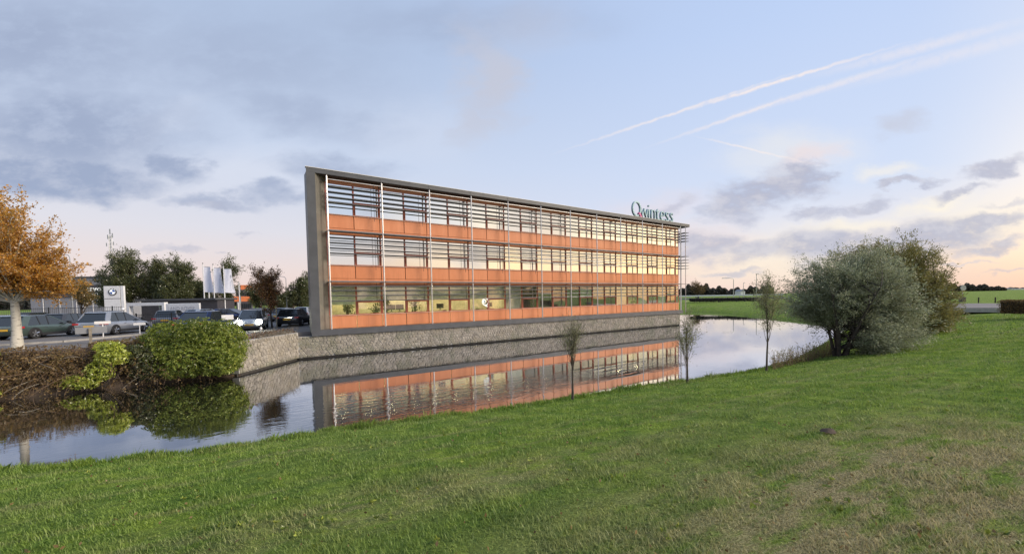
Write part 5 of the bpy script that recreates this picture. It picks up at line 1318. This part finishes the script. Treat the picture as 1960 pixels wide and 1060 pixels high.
# guard rail and white barrier line of the far road
A_, B_ = at(1300, 565, 150), at(1500, 561, 130)
t = thing('guard_rail', 'long pale guard rail along the road beyond the far bank', 'barrier', (A_.x, A_.y, 1.9), math.atan2(B_.y-A_.y, B_.x-A_.x)); Lg = (B_-A_).length
MB().box(0, Lg, -.05, .05, 1.15, 1.62).build('rail', 'white_paint', t); MB().box(0, Lg, .3, .35, .0, .6).build('panel', 'clad_grey', t)
pm_ = MB().box(-.08, .08, -.15, -.06, 0, 1.2).mesh('post', 'galv')
for k in range(int(Lg/4)): link('post', pm_, t, (k*4, 0, 0))
for i, (px, py, tp, d, arm) in enumerate(((1404, 560, 532, 130, -3.2), (1423, 560, 541, 150, .2), (1448, 555, 524, 135, .2))):
    street_lamp(px, tp, d, arm, ('curved street lamp on the far bank right of the office', 'thin pole just right of the curved street lamp', 'thin pole behind the young willow crown')[i], z=1.9, r=.14, group='poles beyond the far bank')
a, b = at(1320, 573, 105), at(1460, 573, 98)
clipped('far_hedge', 'dark low hedge line across the far bank', (a.x, a.y, 1.9), (b.x, b.y, 1.9), .75, 1.2, 'leaf_hazed', 92, 2500, .35)
# pale far buildings at the horizon
for i, (p0, p1, tp, d, mt) in enumerate(((1928, 1945, 551, 700, 'clad_grey'), (1950, 1985, 552, 650, 'white_paint'), (1418, 1426, 554, 380, 'white_paint'))):
    a, b = at(p0, 555, d), at(p1, 555, d); t = thing('far_building', ('grey shed on the horizon near the right edge', 'white hall on the horizon at the right edge', 'small white gable above the guard rail')[i], 'building', (a.x, a.y, 1.9), 0, 'pale buildings on the horizon')
    H = at(p0, tp, d).z-1.9; w = b.x-a.x; MB().box(0, w, 0, 10, 0, H*.7).build('wall', mt, t); MB().prism([(-.3, H*.701), (w+.3, H*.701), (w*.5, H)], -.3, 10.3).build('roof', 'clad_grey', t)

# trees behind the viewer, seen only in the office windows
rngb = random.Random(9)
first = None
for i, (az, d, H, w) in enumerate(((92, 120, 6, 5), (97, 95, 6.5, 5), (101, 110, 7, 5.5), (106, 90, 6, 5), (111, 100, 8, 6), (116, 75, 6.5, 5), (121, 80, 8, 6), (126, 62, 8, 5), (131, 60, 9.5, 6), (136, 55, 10, 6), (141, 50, 9, 5), (147, 55, 9, 6), (153, 50, 8, 5))):
    x, y = d*math.sin(R(az)), d*math.cos(R(az)); z = gz(x, y)
    if first is None:
        first = make_tree('bank_tree', 'tree standing in the meadow behind the viewer, mirrored in the office windows', 'tree', (x, y, z-.1), 8, [(0, 0, 4.6, 4.6, 4.2, 3.6), (1, 0, 6, 2.8, 2.8, 2.2)], 'leaf_green', 'bark', leaf=.34, aspect=.6, n_leaf=9000, r0=.25, clumps=90, clump_r=.9, seed=97, group='trees mirrored in the office windows', branch_low=.15)
        o = first
    else: o = copy_tree(first)
    o.location = (x, y, z-.1); o.scale = (w/5, w/5, H/8); o.rotation_euler = (0, 0, i*1.3)
# fallen leaves on the water
rng = np.random.default_rng(70); n = 900; P = np.column_stack([rng.uniform(-20, 22, n), rng.uniform(10, 30, n), np.full(n, .006)]); ins, dd = inside_and_dist(P[:, :2]); P = P[ins & (dd > .2)]
me = leaves('floating_leaves', P, .06, .5, 'leaf_brown', rng); co = np.empty(len(me.vertices)*3, np.float32); me.vertices.foreach_get('co', co); co = co.reshape(-1, 3); co[:, 2] = .006; me.vertices.foreach_set('co', co.ravel()); me.update()
tag(link('floating_leaves', me), 'scattered fallen leaves floating on the dark canal water', 'leaves', kind='stuff')

# long grass tufts on the canal edge, fallen leaves and flat weeds in the lawn
def edge_grass():
    rng = np.random.default_rng(75); pts = np.array(SHORE[3:20], float); seg = np.linalg.norm(np.diff(pts, axis=0), axis=1); cum = np.r_[0, np.cumsum(seg)]
    n = 42000; s_ = rng.uniform(0, cum[-1]**.8, n)**1.25; k = np.clip(np.searchsorted(cum, s_)-1, 0, len(seg)-1); u = (s_-cum[k])/seg[k]
    P = pts[k]*(1-u[:, None])+pts[k+1]*u[:, None]; d = unit(pts[k+1]-pts[k]); nn = np.column_stack([d[:, 1], -d[:, 0]])
    P = P + nn*(rng.uniform(-.08, 1, n)**2*.9)[:, None]; P = P[hump(P, 5.5, 2.3)+rng.normal(size=len(P))*.35 > -.05]
    ins, dd = inside_and_dist(P); P = P[~ins]; n = len(P); z = height(P)
    L = rng.uniform(.07, .20, n)*(1+.8*np.clip(hump(P, 9., 1.4), 0, 1)); a = rng.uniform(0, 2*PI, n); b = np.column_stack([P, z-.02]); t1 = rng.uniform(.1, .7, n)
    dx = np.column_stack([np.cos(a), np.sin(a), np.zeros(n)]); sd = np.column_stack([-np.sin(a), np.cos(a), np.zeros(n)])*rng.uniform(.005, .011, n)[:, None]
    m = b + dx*(np.sin(t1*.5)*L*.5)[:, None]; m[:, 2] += np.cos(t1*.5)*L*.5; tp = m + dx*(np.sin(t1*1.4)*L*.5)[:, None]; tp[:, 2] += np.cos(t1*1.4)*L*.5
    V = np.stack([b-sd, b+sd, m+sd*.7, tp], 1); V2 = np.stack([m-sd*.7, b-sd, m+sd*.7, tp], 1)
    Vv = np.concatenate([V.reshape(-1, 3), V2.reshape(-1, 3)])
    return np_mesh('bank_grass', Vv, np.arange(len(Vv)).reshape(-1, 4), 'grass_blade', 4)
tag(link('bank_grass', edge_grass()), 'longer uncut grass tufts along the water edge of the near bank', 'grass', kind='stuff')
rng = np.random.default_rng(76); n = 650; yv = 2.4+rng.uniform(0, 1, n)**1.4*13; P = np.column_stack([rng.uniform(-1.3, 1.3, n)*yv, yv]); ins, dd = inside_and_dist(P); P = P[~ins & (dd > .3)]
me = leaves('fallen_leaves', np.column_stack([P, height(P)+.045]), .045, .6, 'leaf_brown', rng)
tag(link('fallen_leaves', me), 'small brown fallen leaves scattered over the lawn', 'leaves', kind='stuff')
n = 420; yv = 2.4+rng.uniform(0, 1, n)**1.3*10; P = np.column_stack([rng.uniform(-1.3, 1.3, n)*yv, yv]); P = P[hump(P, 7.7, .9) > .1]; ins, dd = inside_and_dist(P); P = P[~ins & (dd > .5)]
Q = np.repeat(np.column_stack([P, height(P)+.03]), 9, 0); ax = unit(np.column_stack([rng.normal(size=(len(Q), 2)), np.full(len(Q), .45)]))
tag(link('lawn_weeds', leaves('lawn_weeds', Q+ax*.025, .055, .42, 'leaf_rhodo', rng, ax)), 'flat broad-leaved weeds scattered through the lawn', 'weeds', kind='stuff')
